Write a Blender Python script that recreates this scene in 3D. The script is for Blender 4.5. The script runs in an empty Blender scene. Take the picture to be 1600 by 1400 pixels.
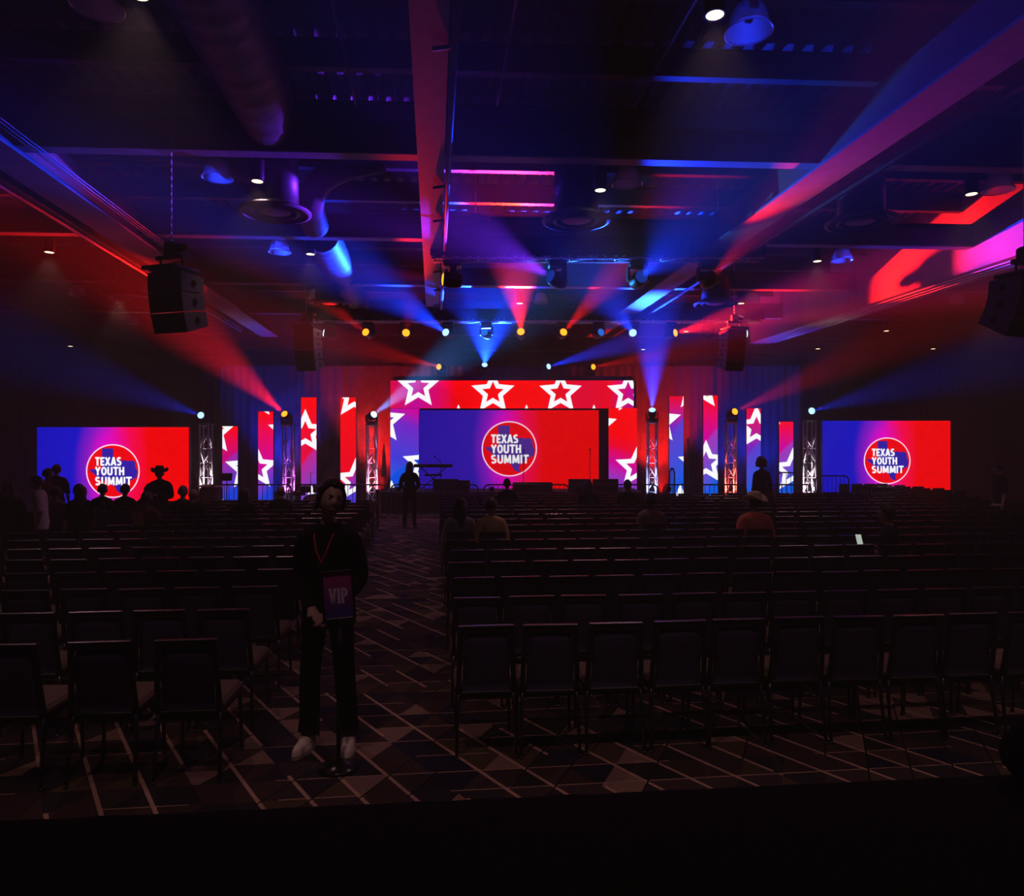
import bpy, bmesh, math, random
from mathutils import Vector, Matrix, Quaternion, noise
from mathutils.geometry import tessellate_polygon
random.seed(7)
C = bpy.context.scene
COL = C.collection
PI = math.pi
R = math.radians
F = 1100.0            # focal length in pixels of the 1600 px frame
EYE = 2.05            # camera height

# ------------------------------------------------------------------ camera, world, exposure
cam_d = bpy.data.cameras.new('camera'); cam = bpy.data.objects.new('camera', cam_d); COL.objects.link(cam)
cam.location = (0, 0, EYE); cam.rotation_euler = (PI/2, 0, 0)
cam_d.sensor_width = 36; cam_d.lens = 36*F/1600; cam_d.clip_end = 200; cam_d.clip_start = .05
C.camera = cam
C.view_settings.view_transform = 'Standard'; C.view_settings.look = 'None'
C.view_settings.exposure = 0; C.view_settings.gamma = 1; C.view_settings.use_curve_mapping = False
cy = C.cycles
cy.max_bounces = 4; cy.diffuse_bounces = 2; cy.glossy_bounces = 2; cy.transmission_bounces = 3; cy.volume_bounces = 0
cy.transparent_max_bounces = 6; cy.caustics_reflective = False; cy.caustics_refractive = False
cy.sample_clamp_indirect = 3; cy.sample_clamp_direct = 0; cy.use_denoising = True
try: cy.denoiser = 'OPENIMAGEDENOISE'
except Exception: pass
cy.use_adaptive_sampling = False
HAZE = .0095
w = bpy.data.worlds.new('world'); C.world = w; w.use_nodes = True
nt = w.node_tree; nt.nodes.clear()
wo = nt.nodes.new('ShaderNodeOutputWorld'); bg = nt.nodes.new('ShaderNodeBackground'); vs = nt.nodes.new('ShaderNodeVolumeScatter')
bg.inputs[0].default_value = (0, 0, 0, 1); bg.inputs[1].default_value = 0
vs.inputs['Color'].default_value = (1, 1, 1, 1); vs.inputs['Density'].default_value = HAZE; vs.inputs['Anisotropy'].default_value = .15
nt.links.new(bg.outputs[0], wo.inputs[0]); nt.links.new(vs.outputs[0], wo.inputs[1])
try: w.cycles.homogeneous_volume = True
except Exception: pass

RED = (1, .008, .004); BLUE = (.005, .035, 1); WARM = (1, .56, .54); ORANGE = (1, .06, .005); CYAN = (.02, .30, 1)
BEAM = .52            # one dial for all moving heads
DOWN = 2.9            # one dial for the downlights

# ------------------------------------------------------------------ helpers
def W(px, py, Y):
    """the point that the photograph shows at px, py, at depth Y"""
    return Vector(((px-800)/F*Y, Y, EYE+(700-py)/F*Y))
HA = R(6.3)           # the hall runs slightly to the left of the view axis
def hall(x0, Y, z):   # x0: where the line along the hall meets Y = 0
    return Vector((x0-math.tan(HA)*Y, Y, z))

def nodes(m):
    m.use_nodes = True; t = m.node_tree; t.nodes.clear(); return t
def principled(name, col, rough=.6, metal=0, var=.25, scale=30, bump=0, spec=.5, trans=0):
    m = bpy.data.materials.new(name); t = nodes(m)
    o = t.nodes.new('ShaderNodeOutputMaterial'); p = t.nodes.new('ShaderNodeBsdfPrincipled')
    tc = t.nodes.new('ShaderNodeTexCoord'); n = t.nodes.new('ShaderNodeTexNoise'); n.inputs['Scale'].default_value = scale; n.inputs['Detail'].default_value = 3
    r = t.nodes.new('ShaderNodeValToRGB')
    r.color_ramp.elements[0].color = tuple(c*(1-var) for c in col)+(1,); r.color_ramp.elements[1].color = tuple(min(1, c*(1+var)) for c in col)+(1,)
    r.color_ramp.elements[0].position = .3; r.color_ramp.elements[1].position = .7
    t.links.new(tc.outputs['Object'], n.inputs['Vector']); t.links.new(n.outputs['Fac'], r.inputs[0]); t.links.new(r.outputs[0], p.inputs['Base Color'])
    p.inputs['Roughness'].default_value = rough; p.inputs['Metallic'].default_value = metal
    p.inputs['Specular IOR Level'].default_value = spec
    if trans: p.inputs['Transmission Weight'].default_value = trans
    if bump:
        b = t.nodes.new('ShaderNodeBump'); b.inputs['Strength'].default_value = bump; b.inputs['Distance'].default_value = .02
        t.links.new(n.outputs['Fac'], b.inputs['Height']); t.links.new(b.outputs[0], p.inputs['Normal'])
    t.links.new(p.outputs[0], o.inputs[0]); return m
def emission(name, col, k):
    m = bpy.data.materials.new(name); t = nodes(m)
    o = t.nodes.new('ShaderNodeOutputMaterial'); e = t.nodes.new('ShaderNodeEmission')
    e.inputs[0].default_value = tuple(col)+(1,); e.inputs[1].default_value = k
    t.links.new(e.outputs[0], o.inputs[0]); return m

LED_GAIN = 1.3
def led_material():
    m = bpy.data.materials.new('led_display'); t = nodes(m)
    o = t.nodes.new('ShaderNodeOutputMaterial'); e = t.nodes.new('ShaderNodeEmission'); a = t.nodes.new('ShaderNodeVertexColor'); a.layer_name = 'Col'
    e.inputs[1].default_value = LED_GAIN
    t.links.new(a.outputs[0], e.inputs[0]); t.links.new(e.outputs[0], o.inputs[0]); return m

def carpet_material():
    m = bpy.data.materials.new('patterned_carpet'); t = nodes(m); N = t.nodes; L = t.links
    o = N.new('ShaderNodeOutputMaterial'); p = N.new('ShaderNodeBsdfPrincipled'); p.inputs['Roughness'].default_value = .95; p.inputs['Specular IOR Level'].default_value = .15
    tc = N.new('ShaderNodeTexCoord'); mp = N.new('ShaderNodeMapping'); mp.inputs['Rotation'].default_value = (0, 0, -HA); L.new(tc.outputs['Object'], mp.inputs['Vector'])
    def mth(op, a, b=None, c=None):
        n = N.new('ShaderNodeMath'); n.operation = op
        for i, v in enumerate((a, b, c)):
            if v is None: continue
            if isinstance(v, (int, float)): n.inputs[i].default_value = v
            else: L.new(v, n.inputs[i])
        return n.outputs[0]
    def dot(v):
        n = N.new('ShaderNodeVectorMath'); n.operation = 'DOT_PRODUCT'; L.new(mp.outputs[0], n.inputs[0]); n.inputs[1].default_value = v; return n.outputs['Value']
    def rnd(x, y, z):
        c = N.new('ShaderNodeCombineXYZ')
        for i, v in enumerate((x, y, z)):
            if isinstance(v, (int, float)): c.inputs[i].default_value = v
            else: L.new(v, c.inputs[i])
        wn = N.new('ShaderNodeTexWhiteNoise'); wn.noise_dimensions = '3D'; L.new(c.outputs[0], wn.inputs['Vector']); return wn.outputs['Value']
    S = 1/.25
    fam = []
    for ang in (90, 30, 150):
        a = R(ang); fam.append(mth('MULTIPLY_ADD', dot((math.cos(a), math.sin(a), 0)), S, .13))
    fl = [mth('FLOOR', c) for c in fam]; fr = [mth('FRACT', c) for c in fam]
    tri = rnd(fl[0], fl[1], fl[2])
    ramp = N.new('ShaderNodeValToRGB'); ramp.color_ramp.interpolation = 'CONSTANT'; L.new(tri, ramp.inputs[0])
    E = ramp.color_ramp.elements; E[0].color = (.070, .036, .038, 1); E[0].position = 0
    E[1].color = (.03, .022, .03, 1); E[1].position = .34
    for pos, col in ((.56, (.02, .018, .045)), (.70, (.06, .036, .04)), (.84, (.32, .19, .15)), (.95, (.10, .065, .035))):
        e = E.new(pos); e.color = col+(1,)
    col = ramp.outputs[0]
    def over(base, mask, c):
        mx = N.new('ShaderNodeMix'); mx.data_type = 'RGBA'; L.new(mask, mx.inputs[0]); L.new(base, mx.inputs[6]); mx.inputs[7].default_value = c+(1,); return mx.outputs[2]
    for k, (width, thr, cc, seg) in enumerate(((.045, .42, (.50, .29, .23), .5), (.095, .40, (.62, .36, .28), .55), (.05, .5, (.012, .01, .012), .7))):
        a = R((90, 30, 150)[k]); along = dot((-math.sin(a), math.cos(a), 0))
        sg = mth('FLOOR', mth('MULTIPLY_ADD', along, 1/seg, mth('MULTIPLY', rnd(fl[k], 3.3+k, 1), 5)))
        keep = mth('GREATER_THAN', rnd(fl[k], sg, 7.1+k), thr)
        col = over(col, mth('MULTIPLY', mth('LESS_THAN', fr[k], width), keep), cc)
    ns = N.new('ShaderNodeTexNoise'); ns.inputs['Scale'].default_value = 90; ns.inputs['Detail'].default_value = 2; L.new(tc.outputs['Object'], ns.inputs['Vector'])
    mul = N.new('ShaderNodeMix'); mul.data_type = 'RGBA'; mul.blend_type = 'MULTIPLY'; mul.inputs[0].default_value = .75; L.new(col, mul.inputs[6])
    rr = N.new('ShaderNodeValToRGB'); rr.color_ramp.elements[0].color = (.35, .35, .35, 1); rr.color_ramp.elements[0].position = .3; rr.color_ramp.elements[1].position = .65; L.new(ns.outputs['Fac'], rr.inputs[0]); L.new(rr.outputs[0], mul.inputs[7])
    L.new(mul.outputs[2], p.inputs['Base Color']); L.new(p.outputs[0], o.inputs[0]); return m

M = {}
M['carpet'] = carpet_material()
M['led'] = led_material()
M['deck'] = principled('roof_deck_paint', (.13, .12, .14), .6, 0, .2, 4)
M['steel_dark'] = principled('dark_painted_steel', (.022, .02, .026), .5, 0, .3, 6)
M['girder'] = principled('pale_painted_steel', (.16, .15, .16), .5, 0, .15, 5)
M['soffit'] = principled('painted_gypsum', (.30, .28, .28), .7, 0, .1, 3)
M['wall'] = principled('dark_wall_paint', (.035, .03, .035), .8, 0, .2, 2)
M['wallband'] = principled('wall_header_paint', (.09, .075, .08), .8, 0, .2, 2)
M['drape'] = principled('black_drape', (.012, .011, .013), .95, 0, .3, 20, 0, .1)
M['greydrape'] = principled('grey_backdrop', (.06, .055, .06), .95, 0, .3, 12, 0, .1)
M['black'] = principled('black_plastic', (.012, .012, .014), .45, 0, .3, 40)
M['blackmetal'] = principled('black_powder_metal', (.015, .014, .017), .38, .35, .3, 40)
M['chairmetal'] = principled('chair_frame_metal', (.13, .12, .135), .28, .95, .2, 30)
M['chairback'] = principled('chair_back_fabric', (.050, .042, .095), .95, 0, .35, 140, .2, .15)
M['chairseat'] = principled('chair_seat_fabric', (.16, .10, .085), .95, 0, .35, 140, .2, .15)
M['alu'] = principled('truss_aluminium', (.85, .84, .86), .5, .3, .1, 20)
M['foil'] = principled('foil_duct', (.10, .095, .10), .55, .3, .2, 6, .6)
def dome_material():
    m = bpy.data.materials.new('ribbed_acrylic'); t = nodes(m); N = t.nodes; L = t.links
    o = N.new('ShaderNodeOutputMaterial'); d = N.new('ShaderNodeBsdfDiffuse'); tl = N.new('ShaderNodeBsdfTranslucent'); g = N.new('ShaderNodeBsdfGlossy'); g.inputs['Roughness'].default_value = .2
    tr = N.new('ShaderNodeBsdfTransparent'); a = N.new('ShaderNodeMixShader'); b = N.new('ShaderNodeMixShader'); c = N.new('ShaderNodeMixShader'); lw = N.new('ShaderNodeLayerWeight'); lw.inputs[0].default_value = .4
    wv = N.new('ShaderNodeTexNoise'); wv.inputs['Scale'].default_value = 40; tc = N.new('ShaderNodeTexCoord'); L.new(tc.outputs['Object'], wv.inputs['Vector'])
    r = N.new('ShaderNodeValToRGB'); r.color_ramp.elements[0].color = (.75, .75, .8, 1); r.color_ramp.elements[1].color = (.95, .95, 1, 1); L.new(wv.outputs['Fac'], r.inputs[0])
    for q in (d, tl): L.new(r.outputs[0], q.inputs[0])
    a.inputs[0].default_value = .65; L.new(d.outputs[0], a.inputs[1]); L.new(tl.outputs[0], a.inputs[2])
    b.inputs[0].default_value = .25; L.new(a.outputs[0], b.inputs[1]); L.new(tr.outputs[0], b.inputs[2])
    L.new(lw.outputs['Facing'], c.inputs[0]); L.new(b.outputs[0], c.inputs[1]); L.new(g.outputs[0], c.inputs[2])
    L.new(c.outputs[0], o.inputs[0]); return m
M['dome'] = dome_material()
M['cloth'] = principled('black_table_cloth', (.006, .006, .007), 1, 0, .3, 60, 0, .05)
M['lamp'] = emission('warm_lamp', (1, .82, .42), 3.2)
M['phone'] = emission('phone_screen', (.85, 1, .85), .5)
M['skin'] = principled('skin_light', (.42, .25, .19), .55, 0, .1, 30)
M['skin_tan'] = principled('skin_tan', (.30, .16, .11), .55, 0, .1, 30)
M['skin_dark'] = principled('skin_dark', (.10, .055, .04), .55, 0, .1, 30)
M['hair'] = principled('dark_hair', (.012, .009, .008), .5, 0, .5, 60, .5)
M['hair_grey'] = principled('grey_hair', (.10, .085, .08), .6, 0, .4, 60, .4)
M['hair_brown'] = principled('brown_hair', (.045, .022, .014), .5, 0, .5, 60, .5)
M['cl_black'] = principled('black_clothes', (.009, .009, .011), .9, 0, .3, 60, .2, .15)
M['cl_navy'] = principled('navy_clothes', (.012, .013, .026), .9, 0, .3, 60, .2, .15)
M['cl_white'] = principled('white_shirt', (.80, .66, .64), .9, 0, .1, 40, .2, .2)
M['cl_lilac'] = principled('lilac_clothes', (.42, .24, .42), .9, 0, .15, 40, .2, .2)
M['cl_tan'] = principled('tan_shirt', (.72, .48, .20), .9, 0, .25, 110, .3, .2)
M['cl_grey'] = principled('grey_jacket', (.30, .27, .26), .9, 0, .15, 60, .2, .2)
M['cl_orange'] = principled('orange_shirt', (.75, .16, .11), .9, 0, .15, 40, .2, .2)
M['cl_floral'] = principled('floral_shirt', (.30, .18, .15), .9, 0, .9, 45, .2, .2)
M['cl_maroon'] = principled('maroon_clothes', (.10, .02, .025), .9, 0, .2, 40, .2, .2)
M['straw'] = principled('straw_hat', (.82, .66, .38), .8, 0, .15, 120, .3)
M['hatdark'] = principled('dark_felt_hat', (.06, .045, .04), .9, 0, .2, 60)
M['shoe'] = principled('white_trainer', (.85, .70, .63), .7, 0, .1, 60, .2)
M['sole'] = principled('trainer_sole', (.55, .45, .42), .8, 0, .1, 60)
M['red'] = principled('red_ribbon', (.5, .02, .02), .7, 0, .1, 60)
M['bronze'] = principled('cymbal_bronze', (.55, .40, .16), .25, .9, .15, 20)
M['signtan'] = principled('tan_sign_card', (.80, .55, .20), .8, 0, .1, 20)
M['flag'] = principled('furled_flag', (.5, .28, .12), .9, 0, .3, 12)
M['lips'] = principled('lip_colour', (.26, .10, .09), .5, 0, .1, 30)
M['eye'] = principled('eye_white', (.5, .48, .46), .2, 0, .05, 10)
M['white'] = principled('pale_print', (.8, .6, .9), .8, 0, .05, 30)
def poster_material():
    m = bpy.data.materials.new('vip_poster'); t = nodes(m); N = t.nodes; L = t.links
    o = N.new('ShaderNodeOutputMaterial'); p = N.new('ShaderNodeBsdfPrincipled'); p.inputs['Roughness'].default_value = .6
    tc = N.new('ShaderNodeTexCoord'); s = N.new('ShaderNodeSeparateXYZ'); r = N.new('ShaderNodeValToRGB')
    r.color_ramp.elements[0].color = (.07, .04, .30, 1); r.color_ramp.elements[1].color = (.42, .05, .26, 1); r.color_ramp.elements[0].position = .15; r.color_ramp.elements[1].position = .85
    L.new(tc.outputs['Generated'], s.inputs[0]); L.new(s.outputs['Z'], r.inputs[0]); L.new(r.outputs[0], p.inputs['Base Color']); L.new(p.outputs[0], o.inputs[0]); return m
M['poster'] = poster_material()

class MB:
    def __init__(s): s.v = []; s.f = []; s.m = []; s.c = []
    def add(s, vs, fs, mi=0, col=None):
        b = len(s.v); s.v += [tuple(v) for v in vs]; s.f += [tuple(b+i for i in f) for f in fs]; s.m += [mi]*len(fs)
        if col is not None: s.c += [col]*len(vs) if not isinstance(col, list) else col
        return s
    def box(s, c, d, mat=None, mi=0):
        c = Vector(c); x, y, z = d[0]/2, d[1]/2, d[2]/2
        vs = [Vector((i*x, j*y, k*z)) for k in (-1, 1) for j in (-1, 1) for i in (-1, 1)]
        if mat is not None: vs = [mat @ v for v in vs]
        return s.add([c+v for v in vs], [(0, 2, 3, 1), (4, 5, 7, 6), (0, 1, 5, 4), (2, 6, 7, 3), (0, 4, 6, 2), (1, 3, 7, 5)], mi)
    def bbox(s, c, d, b=.01, mat=None, mi=0):          # bevelled box (chamfered all round)
        c = Vector(c); hx, hy, hz = d[0]/2, d[1]/2, d[2]/2; vs = []; rings = []
        for z, e in ((-hz, b), (-hz+b, 0), (hz-b, 0), (hz, b)):
            ring = []
            for (x, y) in ((hx-e, hy-e-b), (hx-e-b, hy-e), (-hx+e+b, hy-e), (-hx+e, hy-e-b), (-hx+e, -hy+e+b), (-hx+e+b, -hy+e), (hx-e-b, -hy+e), (hx-e, -hy+e+b)):
                ring.append(len(vs)); vs.append(Vector((x, y, z)))
            rings.append(ring)
        fs = [tuple(reversed(rings[0])), tuple(rings[3])]
        for a, q in zip(rings, rings[1:]):
            for i in range(8): fs.append((a[i], a[(i+1) % 8], q[(i+1) % 8], q[i]))
        if mat is not None: vs = [mat @ v for v in vs]
        return s.add([c+v for v in vs], fs, mi)
    def tube(s, pts, r, n=8, mi=0, closed=False, cap=True):
        pts = [Vector(p) for p in pts]; k = len(pts); rr = r if isinstance(r, (list, tuple)) else [r]*k
        rings = []; vs = []; up = None
        for i, p in enumerate(pts):
            if closed: t = pts[(i+1) % k]-pts[i-1]
            else: t = pts[min(i+1, k-1)]-pts[max(i-1, 0)]
            t.normalize()
            if up is None: up = t.orthogonal().normalized()
            else:
                up = up-t*up.dot(t); up = up.normalized() if up.length > 1e-6 else t.orthogonal().normalized()
            q = t.cross(up); ring = []
            for j in range(n):
                a = 2*PI*j/n+PI/n; ring.append(len(vs)); vs.append(p+(up*math.cos(a)+q*math.sin(a))*rr[i])
            rings.append(ring)
        fs = []
        for i in range(k if closed else k-1):
            a, b = rings[i], rings[(i+1) % k]
            for j in range(n): fs.append((a[j], a[(j+1) % n], b[(j+1) % n], b[j]))
        if cap and not closed: fs += [tuple(reversed(rings[0])), tuple(rings[-1])]
        return s.add(vs, fs, mi)
    def lathe(s, prof, n=20, mat=None, mi=0, cap=True):
        vs = []; rings = []
        for r, z in prof:
            rings.append([len(vs)+j for j in range(n)])
            for j in range(n): a = 2*PI*j/n; vs.append(Vector((r*math.cos(a), r*math.sin(a), z)))
        fs = []
        for a, b in zip(rings, rings[1:]):
            for j in range(n): fs.append((a[j], a[(j+1) % n], b[(j+1) % n], b[j]))
        if cap: fs += [tuple(reversed(rings[0])), tuple(rings[-1])]
        if mat is not None: vs = [mat @ v for v in vs]
        return s.add(vs, fs, mi)
    def prism(s, poly, y0, y1, mat=None, mi=0):        # polygon in x,z extruded along y
        n = len(poly); vs = [Vector((x, y0, z)) for x, z in poly]+[Vector((x, y1, z)) for x, z in poly]
        tri = tessellate_polygon([[Vector((x, z, 0)) for x, z in poly]])
        fs = [tuple(t) for t in tri]+[tuple(i+n for i in reversed(t)) for t in tri]+[(i, i+n, (i+1) % n+n, (i+1) % n) for i in range(n)]
        if mat is not None: vs = [mat @ v for v in vs]
        return s.add(vs, fs, mi)
    def ball(s, c, rad, nu=16, nv=10, mat=None, mi=0):
        c = Vector(c); rx, ry, rz = rad if isinstance(rad, (tuple, list)) else (rad,)*3; vs = []; fs = []
        for i in range(nv+1):
            th = PI*i/nv
            for j in range(nu):
                ph = 2*PI*j/nu; vs.append(Vector((rx*math.sin(th)*math.cos(ph), ry*math.sin(th)*math.sin(ph), rz*math.cos(th))))
        for i in range(nv):
            for j in range(nu): fs.append((i*nu+j, (i+1)*nu+j, (i+1)*nu+(j+1) % nu, i*nu+(j+1) % nu))
        if mat is not None: vs = [mat @ v for v in vs]
        return s.add([c+v for v in vs], fs, mi)
    def mesh(s, name, mats, smooth=False):
        me = bpy.data.meshes.new(name); me.from_pydata(s.v, [], s.f)
        for m in (mats if isinstance(mats, (list, tuple)) else [mats]): me.materials.append(m)
        if any(s.m): me.polygons.foreach_set('material_index', s.m)
        if smooth: me.polygons.foreach_set('use_smooth', [True]*len(s.f))
        if s.c:
            at = me.color_attributes.new('Col', 'FLOAT_COLOR', 'POINT'); at.data.foreach_set('color', [x for c in s.c for x in (*c, 1)])
        me.validate(); me.update(); return me
    def obj(s, name, mats, parent=None, loc=None, smooth=False):
        return link(name, s.mesh(name, mats, smooth), parent, loc)
def link(name, me, parent=None, mat=None):
    o = bpy.data.objects.new(name, me); COL.objects.link(o)
    if parent is not None: o.parent = parent
    if mat is not None:
        if isinstance(mat, Matrix): o.matrix_basis = mat
        else: o.location = mat
    return o
def tag(o, label, cat, group=None, kind=None):
    o['label'] = label; o['category'] = cat
    if group: o['group'] = group
    if kind: o['kind'] = kind
    return o
def thing(name, label, cat, loc=(0, 0, 0), rz=0, group=None, mat=None):
    o = bpy.data.objects.new(name, None); COL.objects.link(o); o.empty_display_size = .1
    if mat is not None: o.matrix_basis = mat
    else: o.location = loc; o.rotation_euler = (0, 0, rz)
    return tag(o, label, cat, group)
def struct(o): o['kind'] = 'structure'; return o
def frame_to(p, d, up=(0, 0, 1)):
    """matrix at p whose +Z looks along d"""
    z = Vector(d).normalized(); u = Vector(up)
    if abs(z.dot(u)) > .99: u = Vector((0, 1, 0))
    x = u.cross(z).normalized(); y = z.cross(x)
    m = Matrix((x, y, z)).transposed().to_4x4(); m.translation = p; return m
def spot(name, p, d, col, watts, half, blend=.3, radius=.04):
    l = bpy.data.lights.new(name, 'SPOT'); l.energy = watts; l.color = col; l.spot_size = 2*R(half); l.spot_blend = blend; l.shadow_soft_size = radius
    o = bpy.data.objects.new(name, l); COL.objects.link(o); o.matrix_basis = frame_to(p, -Vector(d)); return o
def lin(*c): return tuple(((x/255+.055)/1.055)**2.4 if x > 10 else x/255/12.92 for x in c)

# ------------------------------------------------------------------ room shell
WALL_Y = 34.0; DECK = EYE+5.9; JOIST = EYE+5.46; BEAMB = EYE+4.55; BEAMT = EYE+5.07; GIRD = EYE+4.3
CA = R(3.0)
def crossmat(x, y, z):   # frame turned with the cross beams
    return Matrix.Translation((x, y, z)) @ Matrix.Rotation(CA, 4, 'Z')
fl = MB().add([(-26, -4, 0), (26, -4, 0), (26, 36, 0), (-26, 36, 0)], [(0, 1, 2, 3)]).obj('floor', M['carpet']); struct(fl)
def wall(name, c, d, m): return struct(MB().box(c, d).obj(name, m))
wall('wall_back', (0, WALL_Y+.15, 4), (52, .3, 8.2), M['wall'])
wall('wall_left', (-24.15, 16, 4), (.3, 40, 8.2), M['wall'])
wall('wall_right', (24.15, 16, 4), (.3, 40, 8.2), M['wall'])
wall('wall_front', (0, -4.15, 4), (52, .3, 8.2), M['wall'])
tr = struct(MB().box((0, WALL_Y-.1, EYE+132*WALL_Y/F), (48, .2, 22*WALL_Y/F)).obj('trim_1', M['wallband']))
# corrugated steel roof deck
mb = MB(); pitch = .30; prof = []
n = int(54/pitch)
for i in range(n):
    u = -27+i*pitch; prof += [(u, .0), (u+.09, .0), (u+.13, .075), (u+.26, .075)]
vs = []; fs = []
for (u, h) in prof:
    for yy in (-4.6, 36): vs.append((u-math.tan(HA)*(yy-16), yy, DECK+h))
for i in range(len(prof)-1): fs.append((2*i, 2*i+1, 2*i+3, 2*i+2))
ceil = struct(mb.add(vs, fs).obj('ceiling', M['deck']))
lid = MB().box((0, 16, DECK+.25), (54, 42, .1)).obj('roof_lid', M['wall'], ceil)
# joists under the deck, turned with the cross beams
jm = MB()
jm.box((0, 0, -.02), (52, .13, .03)).box((0, 0, -.42), (52, .15, .03)).box((0, 0, -.22), (52, .03, .40))
jme = jm.mesh('joist', M['steel_dark'])
d_a = 10.3
for i in range(-5, 13):
    link('joist', jme, ceil, crossmat(0, d_a+1.83*i, DECK))
# cross beams
bm_ = MB(); hb = BEAMT-BEAMB
bm_.box((0, 0, .015), (50, .24, .03), mi=1).box((0, 0, hb-.015), (50, .24, .03)).box((0, 0, hb/2), (50, .05, hb-.06))
bme = bm_.mesh('cross_girder', [M['steel_dark'], M['girder']])
beamY = [11.12+4.4*i for i in range(-1, 6)]
for y in beamY: link('cross_girder', bme, ceil, crossmat(0, y, BEAMB))
# long girders along the hall
def along(name, x0, x1, y0, y1, z0, z1, m, parent=ceil):
    mb = MB(); vs = []
    for yy in (y0, y1):
        for (x, z) in ((x0, z0), (x1, z0), (x1, z1), (x0, z1)): vs.append(hall(x, yy, z))
    return mb.add(vs, [(0, 1, 2, 3), (7, 6, 5, 4), (0, 4, 5, 1), (1, 5, 6, 2), (2, 6, 7, 3), (3, 7, 4, 0)]).obj(name, m, parent)
def pipe(name, x0, y0, y1, z, r, m, n=8, parent=ceil): return MB().tube([hall(x0, y0, z), hall(x0, y1, z)], r, n).obj(name, m, parent, smooth=True)
H = 4.3
along('girder', -1.56*H, -1.41*H, 2, 27.3, GIRD, GIRD+.04, M['girder']); along('girder_web', -1.50*H, -1.47*H, 2, 27.3, GIRD+.04, GIRD+.75, M['steel_dark'])
along('girder', -.058*H, .035*H, 2, 21.4, GIRD, GIRD+.6, M['girder'])
along('girder', 1.37*H, 1.51*H, 2, 27.5, GIRD, GIRD+.04, M['girder']); along('girder_web', 1.43*H, 1.45*H, 2, 27.5, GIRD+.04, GIRD+.75, M['steel_dark'])
pipe('track_rail', -1.66*H, 2, 26, GIRD, .035, M['girder'])
along('track_hanger', -1.69*H, -1.63*H, 2, 26, GIRD+.05, GIRD+.3, M['steel_dark'])
pipe('conduit', .050*H, 2, 21.6, GIRD-.02, .045, M['girder'])
for yy in (7.5, 11.5, 13.2, 15.5, 17, 19, 21): MB().tube([hall(.05*H, yy, GIRD-.02), hall(-.005*H, yy, GIRD-.05)], .025, 6).obj('conduit_bracket', M['black'], ceil)
pipe('track_rail', 1.60*H, 5, 27, GIRD+.0, .04, M['girder'])
for xr in (-.229, .183, .585): pipe('conduit', xr*5.35, 3, 11.0, EYE+5.35, .022, M['girder'])
for k in range(4): pipe('cable', -1.385*H+.035*k, 6, 16, GIRD+.12+.03*(k % 2), .012, M['girder'], 6)
# right hand bulkhead with the operable wall track below it
HS = 4.05
along('bulkhead', 3.02*HS, 3.06*HS+.2, 2, 28.2, EYE+HS+.1, DECK, M['soffit'])
along('bulkhead_soffit', 3.02*HS, 3.25*HS, 2, 28.2, EYE+HS, EYE+HS+.1, M['soffit'])
for k in range(3): pipe('track_rail', (3.07+.05*k)*HS, 2, 28.2, EYE+HS-.015, .018, M['alu'], 6)
along('bulkhead', -3.06*HS-.2, -3.02*HS, 2, 30, EYE+HS+.1, DECK, M['wall'])
# black pipe-and-drape across the far wall and the lighter backdrop behind the stage
def drape(name, x0, x1, Y, z0, z1, m, fold=.3, amp=.03):
    mb = MB(); n = int((x1-x0)/fold*4); vs = []; fs = []
    for i in range(n+1):
        x = x0+(x1-x0)*i/n; y = Y+amp*math.sin(i*PI/2)+.02*math.sin(i*.7)
        vs += [(x, y, z0), (x, y+.01*math.sin(i), z1)]
    for i in range(n): fs.append((2*i, 2*i+2, 2*i+3, 2*i+1))
    return mb.add(vs, fs).obj(name, m, smooth=True)
tag(drape('drape', -24, 24, WALL_Y-.5, .02, EYE+125*WALL_Y/F, M['drape']), 'long black pipe and drape curtain across the far wall of the hall', 'curtain')
tag(drape('backdrop_curtain', W(345, 0, 27).x, W(1252, 0, 27).x, 27, .02, 5.2, M['greydrape']), 'dark grey pleated backdrop curtain right behind the lit stage columns', 'curtain')

# ------------------------------------------------------------------ stage
SY0, SY1, SZ = 22.0, 26.6, .67
sx0, sx1 = W(592, 0, SY0).x, W(1008, 0, SY0).x
st = thing('stage', 'low black stage platform with grey deck below the big screen', 'stage', ((sx0+sx1)/2, (SY0+SY1)/2, 0))
sw = sx1-sx0
nd = 12
for i in range(nd):
    for j in range(2):
        MB().bbox((-sw/2+sw/nd*(i+.5), (j-.5)*(SY1-SY0)/2, SZ-.03), (sw/nd-.012, (SY1-SY0)/2-.012, .06), .006).obj('deck_panel', M['greydrape'], st)
MB().box((0, 0, SZ/2-.04), (sw-.1, SY1-SY0-.1, SZ-.09)).obj('skirt', M['drape'], st)

# ------------------------------------------------------------------ LED content
WHITE = lin(246, 246, 250)
def clip(poly, x0, z0, x1, z1):
    for ax, lim, sg in ((0, x0, 1), (0, x1, -1), (1, z0, 1), (1, z1, -1)):
        out = []
        for i in range(len(poly)):
            a, b = poly[i-1], poly[i]; da, db = (a[ax]-lim)*sg, (b[ax]-lim)*sg
            if (da >= 0) != (db >= 0):
                t = da/(da-db); out.append((a[0]+(b[0]-a[0])*t, a[1]+(b[1]-a[1])*t))
            if db >= 0: out.append(b)
        poly = out
        if not poly: return []
    return poly
def star_pts(cx, cz, r, k=1, rot=0, notch=.46):
    return [(cx+r*k*(1 if i % 2 == 0 else notch)*math.sin(PI*i/5+rot), cz+r*k*(1 if i % 2 == 0 else notch)*math.cos(PI*i/5+rot)) for i in range(10)]
def flat(mb, poly, y, col):
    if len(poly) >= 3: mb.add([(x, y, z) for x, z in poly], [tuple(reversed(range(len(poly))))], 0, col)
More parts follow.
